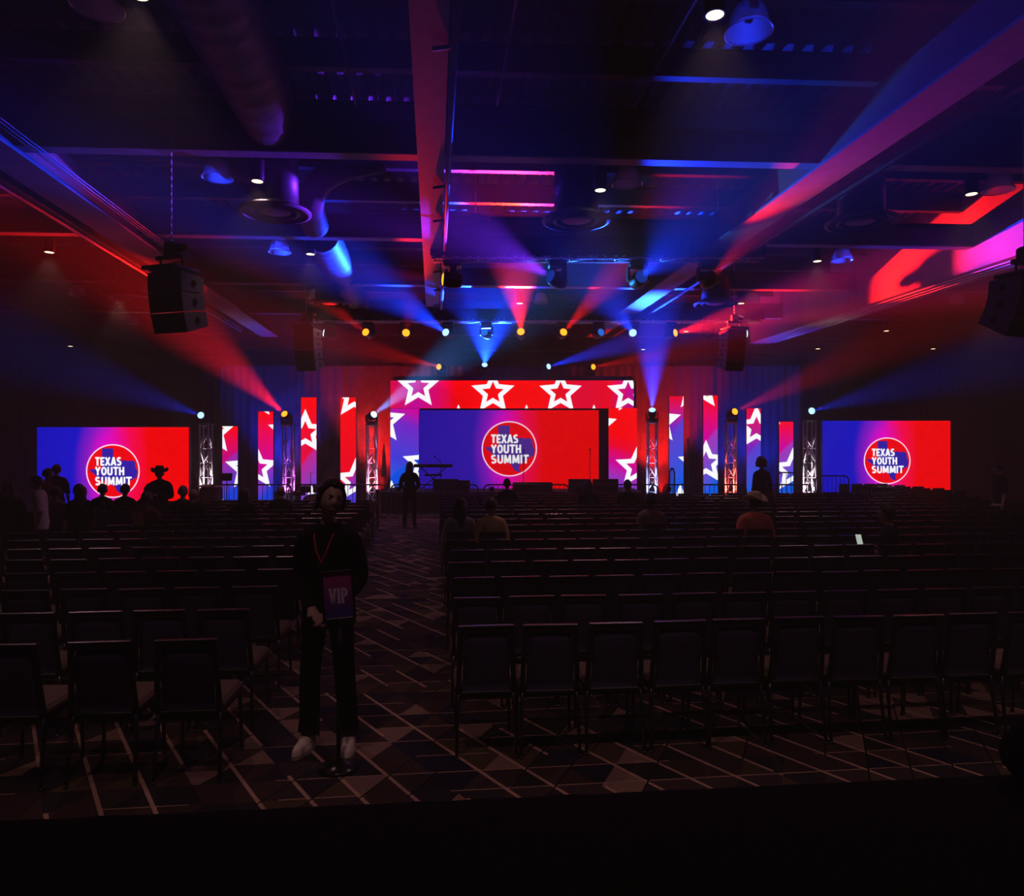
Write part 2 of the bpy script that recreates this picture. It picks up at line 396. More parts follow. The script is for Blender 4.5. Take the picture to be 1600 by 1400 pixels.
def gradient(mb, x0, z0, x1, z1, y, fn, nx=30, nz=30):
    vs = []; cs = []; fs = []
    for j in range(nz+1):
        for i in range(nx+1):
            u, v = i/nx, j/nz; vs.append((x0+(x1-x0)*u, y, z0+(z1-z0)*v)); cs.append(fn(u, v))
    for j in range(nz):
        for i in range(nx): a = j*(nx+1)+i; fs.append((a, a+nx+1, a+nx+2, a+1)[::-1])
    mb.add(vs, fs, 0, cs)
def mixc(a, b, t): t = max(0, min(1, t)); return tuple(p+(q-p)*t for p, q in zip(a, b))
def ramp(stops, t):
    for (a, ca), (b, cb) in zip(stops, stops[1:]):
        if t <= b: return mixc(ca, cb, (t-a)/(b-a))
    return stops[-1][1]
cRED, cCRIM, cMAG, cPUR, cBLU, cAZU = lin(240, 0, 0), lin(222, 0, 60), lin(195, 0, 150), lin(110, 35, 190), lin(72, 52, 205), lin(0, 85, 215)
cDB = lin(20, 60, 205)

def led_panel(name, label, box, Y, stars, fn, base_to_floor=True, depth=.1, group=None, nx=24, nz=60):
    """box = pixel rectangle x0,y0,x1,y1 of the lit face; stars = (px,py,r,rot)"""
    x0, y0, x1, y1 = box; a = W(x0, y1, Y); b = W(x1, y0, Y); k = Y/F
    t = thing(name, label, 'led screen', ((a.x+b.x)/2, Y, 0 if base_to_floor else a.z), 0, group)
    ox, oz = t.location.x, t.location.z
    MB().bbox(((a.x+b.x)/2-ox, depth/2+.004, (a.z+b.z)/2-oz), (b.x-a.x+.012, depth, b.z-a.z+.012), .004).obj('cabinet', M['black'], t)
    if base_to_floor:
        MB().box((0, .12, (a.z)/2), (b.x-a.x-.06, .35, a.z-.012)).obj('base', M['black'], t)
        for sx in (-1, 1): MB().tube([(sx*(b.x-a.x)*.3, depth+.06, .02), (sx*(b.x-a.x)*.3, depth+.06, b.z-.2)], .025, 6).obj('upright', M['blackmetal'], t)
    mb = MB(); gradient(mb, a.x-ox, a.z-oz, b.x-ox, b.z-oz, 0, fn, nx, nz); mb.obj('display', M['led'], t)
    for s_ in stars:
        sm = MB()
        px, py, r = s_[:3]; rot = s_[3] if len(s_) > 3 else 0; c = W(px, py, Y)
        o_ = star_pts(c.x-ox, c.z-oz, r*k, 1, rot); i_ = star_pts(c.x-ox, c.z-oz, r*k, .50, rot)
        for q in range(10):
            p_ = clip([o_[q], o_[(q+1) % 10], i_[(q+1) % 10], i_[q]], a.x-ox, a.z-oz, b.x-ox, b.z-oz)
            flat(sm, p_, -.003, WHITE)
        if sm.f: sm.obj('star_graphic', M['led'], t)
    return t
def colfn(top, mid, bot, split, slope=.9, asp=.2):
    """red above, purple, blue below, with the diagonal facet edge of the artwork"""
    def fn(u, v):
        h = 1-v; d = h-split+slope*asp*(u-.5)
        if d < 0: return mixc(top, mid, (h/max(split, .01))**1.4)
        return mixc(mid if False else mixc(mid, bot, .35), bot, min(1, d/(1-split)*1.2))
    return fn
YC = 24.0
cols = [
 ('leftmost tall thin screen column, lowest on the left with a half star', (347.5, 666, 371.5, 781), [(332.7, 674.3, 38), (386, 732.5, 36), (343, 803, 36)], (cRED, lin(190, 0, 120), cDB, .42)),
 ('second screen column from the left, behind the red beam', (403.5, 643, 427, 781), [(401, 731, 36), (453, 675, 36), (400, 619, 36)], (cRED, cMAG, cDB, .62)),
 ('third screen column from the left with a red star near its top', (470.5, 621, 494.5, 786), [(477, 676, 37, .0), (487, 796, 38, .0)], (cRED, cCRIM, lin(95, 60, 200), .55)),
 ('fourth screen column from the left, beside the red uplit truss', (532, 621, 556, 786), [(553.5, 619, 36), (556, 751, 36)], (cRED, lin(225, 0, 30), cBLU, .76)),
 ('fourth screen column from the right, nearest the stage wall', (1045.7, 619, 1068, 781), [(1029.8, 659, 36), (1093.5, 725, 36), (1063, 790, 34), (1084.8, 607.3, 36)], (lin(225, 0, 40), cPUR, cAZU, .30)),
 ('third screen column from the right with a white star on blue', (1099, 618, 1121.5, 778), [(1103, 723, 36), (1095.5, 605.5, 36)], (cRED, cMAG, cAZU, .40)),
 ('second screen column from the right with a star at its top', (1166.5, 638, 1188.5, 776), [(1182, 668.5, 36)], (cCRIM, cPUR, cAZU, .45)),
 ('rightmost screen column, shortest on the right side of stage', (1217.5, 659, 1239.5, 772), [(1239, 735, 36), (1213, 655, 10, 0)], (lin(235, 0, 40), cMAG, cAZU, .35)),
]
for lab, box, stars, cf in cols:
    led_panel('screen_column', lab, box, YC, stars, colfn(*cf), True, .1, 'thin star screen columns')
def hdr(u, v):
    d = math.sin(u*9+v*1.2); base = ramp([(0, cCRIM), (.10, cMAG), (.26, cRED), (.62, cRED), (.80, lin(225, 0, 50)), (.9, lin(235, 0, 30)), (1, lin(180, 0, 140))], u)
    return mixc(base, mixc(base, (0, 0, 0), .12), 1 if d > .2 else 0)
led_panel('screen_header', 'long red screen header across the top of the stage wall with four stars', (610, 594.5, 990, 638), 25.0,
          [(653.6, 604.2, 36), (770.2, 613.5, 35.5), (875.9, 613.5, 35), (981.5, 613.5, 35), (716.3, 668, 36), (822.6, 668, 36), (928, 668, 36)], hdr, False, .12, None, 90, 10)
led_panel('screen_wing', 'purple and blue screen panel left of the big centre screen', (610, 638.5, 656, 769), 24.95, [(598, 658, 37, .0), (663.4, 724.3, 36, .0), (611.8, 786, 36, 0)],
          lambda u, v: mixc(ramp([(0, cMAG), (.18, cPUR), (.5, lin(75, 55, 205)), (.62, lin(60, 55, 210)), (1, lin(0, 95, 215))], (1-v)-.12*(u-.5)), lin(0, 75, 215), 1 if (1-v)+.30*u > .82 else 0), False, .12)
led_panel('screen_wing', 'red and magenta screen panel right of the big centre screen', (951, 637.5, 995, 765), 24.9, [(987.6, 612.3, 36, .0), (930.6, 665.4, 35, .0), (995.4, 730.5, 36, .03)],
          lambda u, v: ramp([(0, cRED), (.34, cRED), (.5, lin(225, 0, 40)), (.72, cMAG), (1, lin(95, 60, 200))], (1-v)-.12*(u-.5)), False, .12)
MB().box((W(652, 0, 25.3).x/2+W(952, 0, 25.3).x/2, 25.3, (SZ+W(0, 636, 25.3).z)/2), (300*25.3/F, .06, W(0, 636, 25.3).z-SZ)).obj('masking_panel', principled('masking_cloth', (.08, .06, .07), .9))
tag(bpy.data.objects['masking_panel'], 'dark masking panel filling the gap around the centre screen', 'panel')
hdt = thing('header_truss', 'dark truss frame carrying the screen header from behind', 'truss', (W(802, 0, 25.3).x, 25.45, SZ))
for sx in (-1, 1):
    MB().box((sx*185*25.4/F, 0, 1.9), (.3, .3, 3.8)).obj('upright', M['blackmetal'], hdt)
MB().box((0, -.05, 3.80), (372*25.4/F, .34, .30)).obj('crossbar', M['blackmetal'], hdt)

# lettering from strokes
def stroke(mb, pts, w_, y, col, ox, oz, sx, sz, closed=False):
    n = len(pts); P = [Vector((p[0]*sx, p[1]*sz)) for p in pts]; L_, Rr = [], []
    for i in range(n):
        if closed: a, b, c = P[i-1], P[i], P[(i+1) % n]
        else: a, b, c = P[max(i-1, 0)], P[i], P[min(i+1, n-1)]
        t1 = (b-a).normalized() if (b-a).length > 1e-9 else (c-b).normalized(); t2 = (c-b).normalized() if (c-b).length > 1e-9 else t1
        n1 = Vector((-t1.y, t1.x)); n2 = Vector((-t2.y, t2.x)); m = (n1+n2)
        m = m.normalized() if m.length > 1e-6 else n1
        k = min(2.0, 1/max(.3, m.dot(n1))); L_.append(b+m*w_/2*k); Rr.append(b-m*w_/2*k)
    rng = range(n) if closed else range(n-1)
    for i in rng:
        j = (i+1) % n
        mb.add([(q.x+ox, y, q.y+oz) for q in (L_[i], L_[j], Rr[j], Rr[i])], [(0, 1, 2, 3)], 0, col)
def arc(cx, cz, rx, rz, a0, a1, n=12): return [(cx+rx*math.cos(R(a0+(a1-a0)*i/n)), cz+rz*math.sin(R(a0+(a1-a0)*i/n))) for i in range(n+1)]
def glyph(ch):
    """strokes (list of polylines) in a box of height 1; returns strokes, width"""
    h = .09
    if ch == 'T': return [[(0, 1-h), (.56, 1-h)], [(.28, 0), (.28, 1)]], .56
    if ch == 'E': return [[(h, 0), (h, 1)], [(h, 1-h), (.46, 1-h)], [(h, .5), (.42, .5)], [(h, h), (.46, h)]], .46
    if ch == 'X': return [[(.07, 0), (.53, 1)], [(.53, 0), (.07, 1)]], .60
    if ch == 'A': return [[(.07, 0), (.31, 1)], [(.31, 1), (.55, 0)], [(.14, .28), (.48, .28)]], .62
    if ch == 'S': return [arc(.27, .72, .18, .19, 35, 180, 10)+arc(.27, .72, .18, .21, 200, 255, 4)+arc(.25, .29, .19, .21, 75, 0, 6)+arc(.25, .28, .19, .19, -10, -150, 10)], .54
    if ch == 'Y': return [[(.07, 1), (.29, .46)], [(.51, 1), (.29, .46)], [(.29, 0), (.29, .5)]], .58
    if ch == 'O': return [arc(.30, .5, .21, .41, 0, 345, 24)+['c']], .60
    if ch == 'U': return [[(h, 1), (h, .3)]+arc(.28, .29, .19, .20, 190, 350, 10)+[(.47, .3), (.47, 1)]], .56
    if ch == 'H': return [[(h, 0), (h, 1)], [(.47, 0), (.47, 1)], [(h, .5), (.47, .5)]], .56
    if ch == 'M': return [[(h, 0), (h+.04, 1)], [(.13, .98), (.36, .12)], [(.36, .12), (.59, .98)], [(.59, 1), (.63, 0)]], .72
    if ch == 'I': return [[(h, 0), (h, 1)]], .18
    if ch == 'V': return [[(.07, 1), (.29, 0)], [(.29, 0), (.51, 1)]], .58
    if ch == 'P': return [[(h, 0), (h, 1)], [(h, 1-h), (.24, 1-h)]+arc(.26, .70, .18, .21, 80, -80, 10)+[(.24, .48), (h, .48)]], .50
    return [], .3
def word(mb, txt, x, z, h, width, y, col, wt=.225, gap=.07):
    g = [glyph(c) for c in txt]; tot = sum(q[1] for q in g)+gap*(len(g)-1); sx = width/tot; cx = x
    for st_, wd in g:
        for pl in st_:
            cl = pl[-1] == 'c'
            stroke(mb, pl[:-1] if cl else pl, wt*h*.98, y, col, cx, z, sx, h, cl)
        cx += (wd+gap)*sx
TEX = [(445, 290), (655, 290), (655, 470), (700, 490), (760, 505), (815, 518), (870, 510), (925, 528), (1000, 515), (1065, 545), (1072, 640), (1112, 730), (1090, 840), (1030, 865), (1003, 880),
       (925, 940), (850, 1000), (820, 1060), (850, 1140), (770, 1125), (720, 1080), (690, 1010), (640, 985), (600, 905), (540, 865), (480, 905), (410, 880), (330, 800), (190, 683), (445, 683)]
TEX = [((x-648)/505, (715-z)/505) for x, z in TEX]        # in units of the ring radius
def logo_screen(name, label, box, Y, logo, radius, left, z_floor, dim=1, legs=True):
    x0, y0, x1, y1 = box; a = W(x0, y1, Y); b = W(x1, y0, Y); k = Y/F; wd, ht = b.x-a.x, b.z-a.z
    t = thing(name, label, 'led screen', ((a.x+b.x)/2, Y, z_floor)); ox, oz = t.location.x, z_floor
    MB().bbox((0, .064, (a.z+b.z)/2-oz), (wd+.03, .12, ht+.03), .006).obj('cabinet', M['black'], t)
    if legs:
        for sx in (-.4, .4):
            MB().box((sx*wd, .25, (b.z-oz)*.45), (.06, .06, (b.z-oz)*.9)).box((sx*wd, .25, .02), (.06, .9, .04)).box((sx*wd, .10, .1+(a.z-oz)/2), (.06, .2, max(.05, a.z-oz+.1))).obj('stand_leg', M['blackmetal'], t)
    else:
        MB().box((0, .15, (a.z-oz)/2), (wd, .2, max(.02, a.z-oz))).obj('base', M['black'], t)
    cx, cz, r = W(logo[0], 0, Y).x-ox, W(0, logo[1], Y).z-oz, radius*k
    asp = wd/ht; lu, lv = (cx+wd/2)/wd, (cz-(a.z-oz))/ht
    cG, cM2, cR2 = lin(215, 0, 190), lin(235, 0, 70), lin(232, 0, 0)
    def fn(u, v):
        dx = (u-lu)*asp; dz = (v-lv)
        cl_ = ramp([(0, cG), (.20, cG), (.32, lin(130, 20, 185)), (.47, left), (1.2, mixc(left, (0, 0, .25), .3))], math.hypot(min(dx, 0), dz*.5))
        cr_ = ramp([(0, cG), (.10, lin(222, 0, 150)), (.24, cM2), (.42, cR2), (2, cR2)], math.hypot(max(dx, 0), dz*.3))
        t_ = max(0, min(1, dx/.24+.5)); c = mixc(cl_, cr_, t_*t_*(3-2*t_))
        return tuple(q*dim for q in c)
    mb = MB(); gradient(mb, -wd/2, a.z-oz, wd/2, b.z-oz, 0, fn, 64, 26); mb.obj('display', M['led'], t)
    inside = lambda poly: clip(poly, -wd/2, a.z-oz, wd/2, b.z-oz)
    mb = MB(); circ = [(cx+r*.97*math.cos(2*PI*i/48), cz+r*.97*math.sin(2*PI*i/48)) for i in range(48)]; flat(mb, inside(circ), -.003, tuple(q*dim for q in lin(228, 0, 8))); mb.obj('logo_disc', M['led'], t)
    mb = MB()
    for i in range(48):
        a0, a1 = 2*PI*i/48, 2*PI*(i+1)/48
        flat(mb, inside([(cx+r*q*math.cos(an), cz+r*q*math.sin(an)) for q, an in ((.955, a0), (1.0, a0), (1.0, a1), (.955, a1))]), -.006, tuple(q*dim for q in lin(250, 215, 235)))
    mb.obj('logo_ring', M['led'], t)
    mb = MB(); poly = [(cx+x*r, cz+z*r) for x, z in TEX]; tri = tessellate_polygon([[Vector((x, z, 0)) for x, z in poly]])
    mb.add([(x, -.005, z) for x, z in poly], [tuple(q) for q in tri], 0, tuple(q*dim for q in (lin(74, 40, 140) if dim < 1 else lin(42, 26, 155)))); mb.obj('state_outline', M['led'], t)
    mb = MB(); wc = tuple(q*dim for q in WHITE); u_ = r/505
    for txt, xa, xb, zt, zb in (('TEXAS', 315, 810, 455, 612), ('YOUTH', 315, 862, 638, 795), ('SUMMIT', 315, 1003, 824, 982)):
        word(mb, txt, cx+(xa-648)*u_, cz+(715-zb)*u_, (zb-zt)*u_, (xb-xa)*u_, -.008, wc)
    mb.obj('lettering', M['led'], t)
    return t
logo_screen('stage_screen', 'big centre stage screen showing the round summit logo', (655, 641, 935.5, 764), 24.0, (795.8, 701.3), 43.3, lin(45, 22, 165), SZ, .80, False)
logo_screen('side_screen', 'left side screen on the floor with the round logo, behind the standing crowd', (58, 667.5, 295, 799), 20.8, (176.5, 736), 42, lin(14, 16, 185), 0)
logo_screen('side_screen', 'right side screen on the floor with the round logo, beyond the chairs', (1285, 657.5, 1485, 769), 24.5, (1386, 720), 36.5, lin(18, 18, 180), 0)

# ------------------------------------------------------------------ truss towers with moving heads
EM = {}
def lens_mat(kind):
    if kind not in EM:
        EM[kind] = {'red': emission('lens_red', (1, .30, .015), 2.6), 'blue': emission('lens_blue', (.35, .62, 1), 2.2), 'dimblue': emission('lens_dim_blue', (.03, .2, 1), .8),
                    'cyan': emission('lens_cyan', (.45, .9, 1), 2.6), 'faint': emission('lens_faint_blue', (.01, .06, .6), .5), 'off': M['black']}[kind]
    return EM[kind]
def truss_meshes(wd, seg, rc=.025, rb=.013):
    ch = lambda L: MB().tube([(0, 0, 0), (0, 0, L)], rc, 8).mesh('chord', M['alu'], True)
    di = MB().tube([(-wd/2, 0, 0), (wd/2, 0, seg)], rb, 6).mesh('brace', M['alu'], True)
    ho = MB().tube([(-wd/2, 0, 0), (wd/2, 0, 0)], rb, 6).mesh('brace', M['alu'], True)
    return ch, di, ho
def box_truss(t, wd, L, seg, base=Matrix()):
    """four chords and a lattice on each face, growing along +Z of base"""
    ch, di, ho = truss_meshes(wd, seg); cm = ch(L); n = int(L/seg)
    for sx in (-1, 1):
        for sy in (-1, 1): link('chord', cm, t, base @ Matrix.Translation((sx*wd/2, sy*wd/2, 0)))
    for f in range(4):
        rot = Matrix.Rotation(f*PI/2, 4, 'Z') @ Matrix.Translation((0, -wd/2, 0))
        for i in range(n):
            fl_ = Matrix.Scale(-1 if (i+f) % 2 else 1, 4, (1, 0, 0))
            link('brace', di, t, base @ rot @ Matrix.Translation((0, 0, i*seg)) @ fl_)
            if f in (0, 2) or i % 2 == 0: link('brace', ho, t, base @ rot @ Matrix.Translation((0, 0, i*seg)))
heads = []
def mover(pos, aim, kind, label, hang=True, size=1.0, watts=0, half=6, col=None, group='moving head lights', blend=1.0):
    """pos: pivot of the head; aim: point it looks at"""
    pos = Vector(pos); d = (Vector(aim)-pos).normalized(); s = size; up = 1 if hang else -1
    pan = math.atan2(d.y, d.x)-PI/2
    t = thing('moving_head_light', label, 'stage light', pos+Vector((0, 0, up*.36*s)), 0, group)
    rel = lambda v: Vector(v)
    o = -up*.36*s
    MB().bbox((0, 0, -up*.06*s), (.34*s, .30*s, .12*s), .02*s).obj('base', M['blackmetal'], t)
    MB().tube([(-.1*s, 0, 0), (-.1*s, 0, up*.08*s)], .018*s, 6).tube([(.1*s, 0, 0), (.1*s, 0, up*.08*s)], .018*s, 6).obj('clamp', M['alu'], t)
    yk = MB(); 
    for sx in (-1, 1): yk.bbox((sx*.20*s, 0, o/2-up*.08*s), (.05*s, .12*s, .27*s), .012*s)
    yk.bbox((0, 0, -up*.15*s), (.42*s, .14*s, .05*s), .012*s)
    yk.obj('yoke', M['black'], t, Matrix.Rotation(pan, 4, 'Z'))
    hm = frame_to((0, 0, o), d)
    prof = [(.07*s, -.19*s), (.125*s, -.16*s), (.15*s, -.06*s), (.155*s, .06*s), (.14*s, .13*s), (.128*s, .17*s), (.12*s, .175*s)]
    hd = MB().lathe(prof, 18, None, 0, False).lathe([(.001, -.192*s), (.07*s, -.19*s)], 18, None, 0, False).obj('head', M['black'], t, hm, True)
    lens = MB().lathe([(.120*s, .172*s), (.108*s, .188*s), (.06*s, .204*s), (.001, .208*s)], 20, None, 0, False).obj('lens', lens_mat(kind), hd, None, True)
    if watts:
        c = col or {'red': RED, 'blue': BLUE, 'cyan': CYAN, 'dimblue': BLUE, 'faint': BLUE}[kind]
        heads.append(spot('beam_light', pos+d*.26*s, d, c, watts*BEAM*(2.4 if c[2] > .5 else 1), half, blend, .05*s))
    return t
TOW = [(322, 664, 'leftmost aluminium truss tower beside the left side screen'), (451, 664, 'truss tower second from the left, blue lit behind the drums'),
       (581, 664, 'red uplit truss tower just left of the stage wall'), (1019, 659, 'truss tower just right of the stage wall, red lit curtain beside it'),
       (1142, 659, 'truss tower with red lit bars, second from the right'), (1265, 657, 'rightmost aluminium truss tower beside the right side screen')]
for px, py, lab in TOW:
    p = W(px, py, 24.2); t = thing('truss_tower', lab, 'truss', (p.x, 24.2, 0), 0, 'truss towers')
    MB().bbox((0, 0, .02), (.6, .6, .04), .01).obj('base_plate', M['blackmetal'], t)
    box_truss(t, .30, p.z, .5, Matrix.Translation((0, 0, .04)))
    MB().bbox((0, 0, p.z+.02), (.4, .4, .03), .006).obj('top_plate', M['blackmetal'], t)
    lc, wt = {322: ((1, .72, .85), 260), 451: ((.75, .12, .8), 220), 581: ((1, .45, .75), 240), 1019: ((.35, .4, 1), 260), 1142: ((1, .10, .06), 320), 1265: ((1, .75, .9), 260)}[px]
    for q in range(2):                                   # small lamps standing inside the tower foot
        bx = .07*(1 if q else -1)
        cn = MB().lathe([(.05, 0), (.055, .02), (.055, .14), (.05, .15)], 12, None, 0, False).lathe([(.001, .0), (.05, 0)], 12, None, 0, False).obj('foot_lamp', M['black'], t, Matrix.Translation((bx, 0, .06)))
        MB().lathe([(.001, .135), (.052, .135)], 12, None, 0, False).obj('lens', lens_mat('red' if lc[2] < .2 else 'blue'), cn)
        spot('foot_lamp_light', (p.x+bx, 24.2, .24), (0, 0, 1), lc, wt, 30, .9, .05)
K = 1000
TM = [((317, 650), (150, 590, 18), 'blue', 'blue moving head on the leftmost tower, beam to the left', 6*K, 7),
      ((448, 650), (300, 515, 19.5), 'red', 'orange moving head on the second tower, strong red beam', 64*K, 11),
      ((581, 650), (660, 590, 21.5), 'cyan', 'bright cyan moving head on the tower left of stage wall', 24*K, 8),
      ((1019, 646), (1022, 440, 20.5), 'blue', 'white blue moving head on the tower right of stage wall', 50*K, 14),
      ((1144, 645), (1330, 560, 19), 'red', 'orange moving head on the tower second from the right', 24*K, 7),
      ((1265, 643), (1400, 605, 19), 'blue', 'blue moving head on the rightmost tower', 8*K, 6)]
for (px, py), ap, kd, lab, wt, ha in TM:
    mover(W(px, py, 24.2), W(*ap), kd, lab, False, .95, wt, ha, group='heads on the truss towers')
HM = [((689, 574), (575, 545, 21.5), 'red', 'red moving head above the left end of the screen header', 36*K, 6),
      ((757, 574), (775, 330, 19.5), 'blue', 'white blue moving head above the header, beam straight up', 70*K, 24),
      ((853, 574), (1000, 530, 22), 'blue', 'blue moving head above the header, right of centre', 34*K, 7),
      ((923, 574), (1050, 552, 22), 'red', 'orange moving head above the right end of the screen header', 28*K, 6)]
for (px, py), ap, kd, lab, wt, ha in HM:
    p = W(px, py, 25.35)
    mover(p, W(*ap), kd, lab, False, .85, wt, ha, group='heads above the screen header')
    
def overhead(name, lab, x0, x1, ytop, ybot, Y):
    a, b = W(x0, ybot, Y), W(x1, ytop, Y); L = b.x-a.x; hgt = .30
    t = thing(name, lab, 'truss', (a.x, Y, a.z))
    base = Matrix.Translation((0, 0, hgt/2)) @ Matrix.Rotation(PI/2, 4, 'Y')
    box_truss(t, hgt, L, .5, base)
    mb = MB(); n = 60; vs = []; fs = []
    for i in range(n+1):
        x = -.03+(L+.06)*i/n; s = .012*math.sin(i*1.7); top = b.z-a.z
        vs += [(x, -hgt/2-.05+s, .045), (x, -hgt/2-.05, top), (x, hgt/2+.05, top), (x, hgt/2+.05+s, .045)]
    for i in range(n):
        for j in range(3): q = 4*i+j; fs.append((q, q+1, q+5, q+4))
    mb.add(vs, fs).obj('cover_cloth', M['drape'], t)
    return t, a, b
ft, fa, fb = overhead('front_truss', 'nearer black wrapped lighting truss with four big moving heads', 676, 1190, 373, 406, 15.4)
bt, ba, bb = overhead('rear_truss', 'farther lighting truss above the stage with a row of coloured heads', 490, 1190, 484, 503, 22.8)
def hoist(x, Y, zt, lab):
    t = thing('chain_hoist', lab, 'hoist', (x, Y, zt), 0, 'chain hoists')
    MB().tube([(-.12, 0, .02), (0, 0, .3), (.12, 0, .02)], .012, 6).obj('sling', M['black'], t)
    MB().bbox((0, 0, .42), (.22, .16, .26), .03).lathe([(.07, -.18), (.08, -.16), (.08, .1), (.06, .14)], 12, Matrix.Translation((.12, 0, .42)) @ Matrix.Rotation(PI/2, 4, 'Y')).obj('motor', M['blackmetal'], t)
    MB().ball((.27, 0, .42), .05, 10, 6).obj('motor_cap', M['red'], t)
    L = DECK-zt-.05; links = MB(); n = int((L-.55)/.06)
    for i in range(n): links.bbox((0, 0, .58+i*.06), (.022 if i % 2 else .012, .012 if i % 2 else .022, .055), .004)
    links.obj('chain', M['alu'], t); return t
hoist(W(743, 0, 15.4).x, 15.4, fb.z, 'left chain hoist above the nearer lighting truss'); hoist(W(1122, 0, 15.4).x, 15.4, fb.z, 'right chain hoist above the nearer lighting truss')
hoist(W(560, 0, 22.8).x, 22.8, bb.z, 'left chain hoist above the farther lighting truss'); hoist(W(1112, 0, 22.8).x, 22.8, bb.z, 'right chain hoist above the farther lighting truss')
def hung(t_z, px, Y, s): return Vector(((px-800)/F*Y, Y, t_z-.03-.36*s))
FM = [(707, (90, 380, 14.2), 'red', 'big moving head on the nearer truss, orange lens turned left', 3*K, 11, (1, .01, .16)),
      (871, (250, 95, 10.8), 'faint', 'big moving head on the nearer truss facing the hall, blue lens', 9*K, 22, (.16, .02, 1)),
      (997, (1380, 60, 8.2), 'faint', 'big moving head on the nearer truss, blue lens turned right', 5*K, 24, BLUE),
      (1107, (1330, 210, 10.2), 'off', 'rightmost big moving head on the nearer truss, turned away', 9*K, 10, RED)]  # lens stays dark; its red beam is added to tint the right girder
for px, ap, kd, lab, wt, ha, cl in FM:
    mover(hung(fa.z, px, 15.4, 1.15), W(*ap), kd, lab, True, 1.15, wt, ha, cl, 'heads under the nearer truss')
BM = [(515, (380, 500, 22.2), 'cyan', 'leftmost head under the farther truss, cyan lens edge on', 0, 8),
      (575, (400, 390, 17), 'red', 'second head under the farther truss, red beam to upper left', 17*K, 8),
      (634, (672, 330, 12.8), 'red', 'third head under the farther truss, orange disc', 4*K, 6),
      (700, (430, 330, 15), 'blue', 'fourth head under the farther truss, wide blue beam to upper left', 40*K, 11),
      (760, (280, 115, 11), 'dimblue', 'fifth head under the farther truss, small blue lens', 8*K, 7),
      (814, (798, 290, 15.5), 'red', 'sixth head under the farther truss, strong pink beam straight up', 110*K, 11),
      (878, (1030, 350, 16), 'red', 'seventh head under the farther truss, red beam to upper right', 45*K, 7),
      (935, (1100, 420, 18), 'dimblue', 'eighth head under the farther truss, dim blue lens to the right', 2*K, 8),
      (990, (690, 70, 7.8), 'blue', 'ninth head under the farther truss, white blue disc', 24*K, 8),
      (1048, (1500, 415, 17.0), 'red', 'tenth head under the farther truss, orange disc toward the bulkhead', 60*K, 16),
      (1105, (1150, 540, 20), 'off', 'eleventh head under the farther truss, switched off', 0, 8),
      (1158, (1300, 515, 22), 'cyan', 'rightmost head under the farther truss, cyan lens edge on', 0, 8)]
for px, ap, kd, lab, wt, ha in BM:
    mover(hung(ba.z, px, 22.8, 1.0), W(*ap), kd, lab, True, 1.0, wt, ha, None, 'heads under the farther truss')
# floor uplights that wash the backdrop
def uplight(px, col, watts, lab, Y=25.9, tilt=.22):
    p = W(px, 0, Y); p.z = .22
    t = thing('uplight', lab, 'stage light', (p.x, Y, 0), 0, 'floor uplights')
    MB().tube([(-.12, 0, .02), (-.12, 0, .2), (-.10, 0, .22)], .012, 6).tube([(.12, 0, .02), (.12, 0, .2), (.1, 0, .22)], .012, 6).box((0, 0, .012), (.3, .2, .02)).obj('bracket', M['blackmetal'], t)
    cn = MB().lathe([(.06, -.09), (.09, -.08), (.1, .08), (.085, .09)], 14).obj('can', M['black'], t, frame_to((0, 0, .2), (0, tilt, 1)))
    MB().lathe([(.001, .085), (.082, .085)], 14, None, 0, False).obj('lens', lens_mat('red' if col[0] > .5 else 'cyan'), cn)
    spot('uplight_lamp', Vector((p.x, Y, .34)), (0, tilt, 1), col, watts, 40, .8, .05)
uplight(590, RED, 6000, 'red floor uplight behind the red lit truss tower left of stage')
uplight(430, BLUE, 2500, 'blue floor uplight between the left screen columns')
uplight(1034, RED, 6000, 'red floor uplight right of the stage wall')
uplight(1150, BLUE, 1400, 'blue floor uplight behind the right truss tower')
uplight(1205, BLUE, 1400, 'blue floor uplight between the two rightmost screen columns')

def smoke_material():
    m = bpy.data.materials.new('stage_smoke'); t = nodes(m); N = t.nodes; L = t.links
    o = N.new('ShaderNodeOutputMaterial'); v = N.new('ShaderNodeVolumeScatter'); v.inputs['Color'].default_value = (1, 1, 1, 1); v.inputs['Anisotropy'].default_value = .2
    tc = N.new('ShaderNodeTexCoord'); n = N.new('ShaderNodeTexNoise'); n.inputs['Scale'].default_value = .9; n.inputs['Detail'].default_value = 4; n.inputs['Distortion'].default_value = .6
    g = N.new('ShaderNodeTexGradient'); g.gradient_type = 'SPHERICAL'; mp = N.new('ShaderNodeMapping'); mp.inputs['Scale'].default_value = (1/2.6, 1/.9, 1/2.3)
    L.new(tc.outputs['Object'], mp.inputs[0]); L.new(mp.outputs[0], g.inputs[0]); L.new(tc.outputs['Object'], n.inputs['Vector'])
    r = N.new('ShaderNodeMapRange'); r.inputs[1].default_value = .42; r.inputs[2].default_value = .75; r.inputs[3].default_value = 0; r.inputs[4].default_value = 2.6; L.new(n.outputs['Fac'], r.inputs[0])
    mu = N.new('ShaderNodeMath'); mu.operation = 'MULTIPLY'; L.new(r.outputs[0], mu.inputs[0]); L.new(g.outputs['Fac'], mu.inputs[1]); L.new(mu.outputs[0], v.inputs['Density']); L.new(v.outputs[0], o.inputs[1])
    return m
pS = W(495, 690, 24.95)
tag(MB().ball((0, 0, 0), (2.6, .8, 2.2), 24, 14).obj('smoke', smoke_material(), None, pS), 'pale drift of stage smoke between the left screen columns', 'smoke', None, 'stuff')

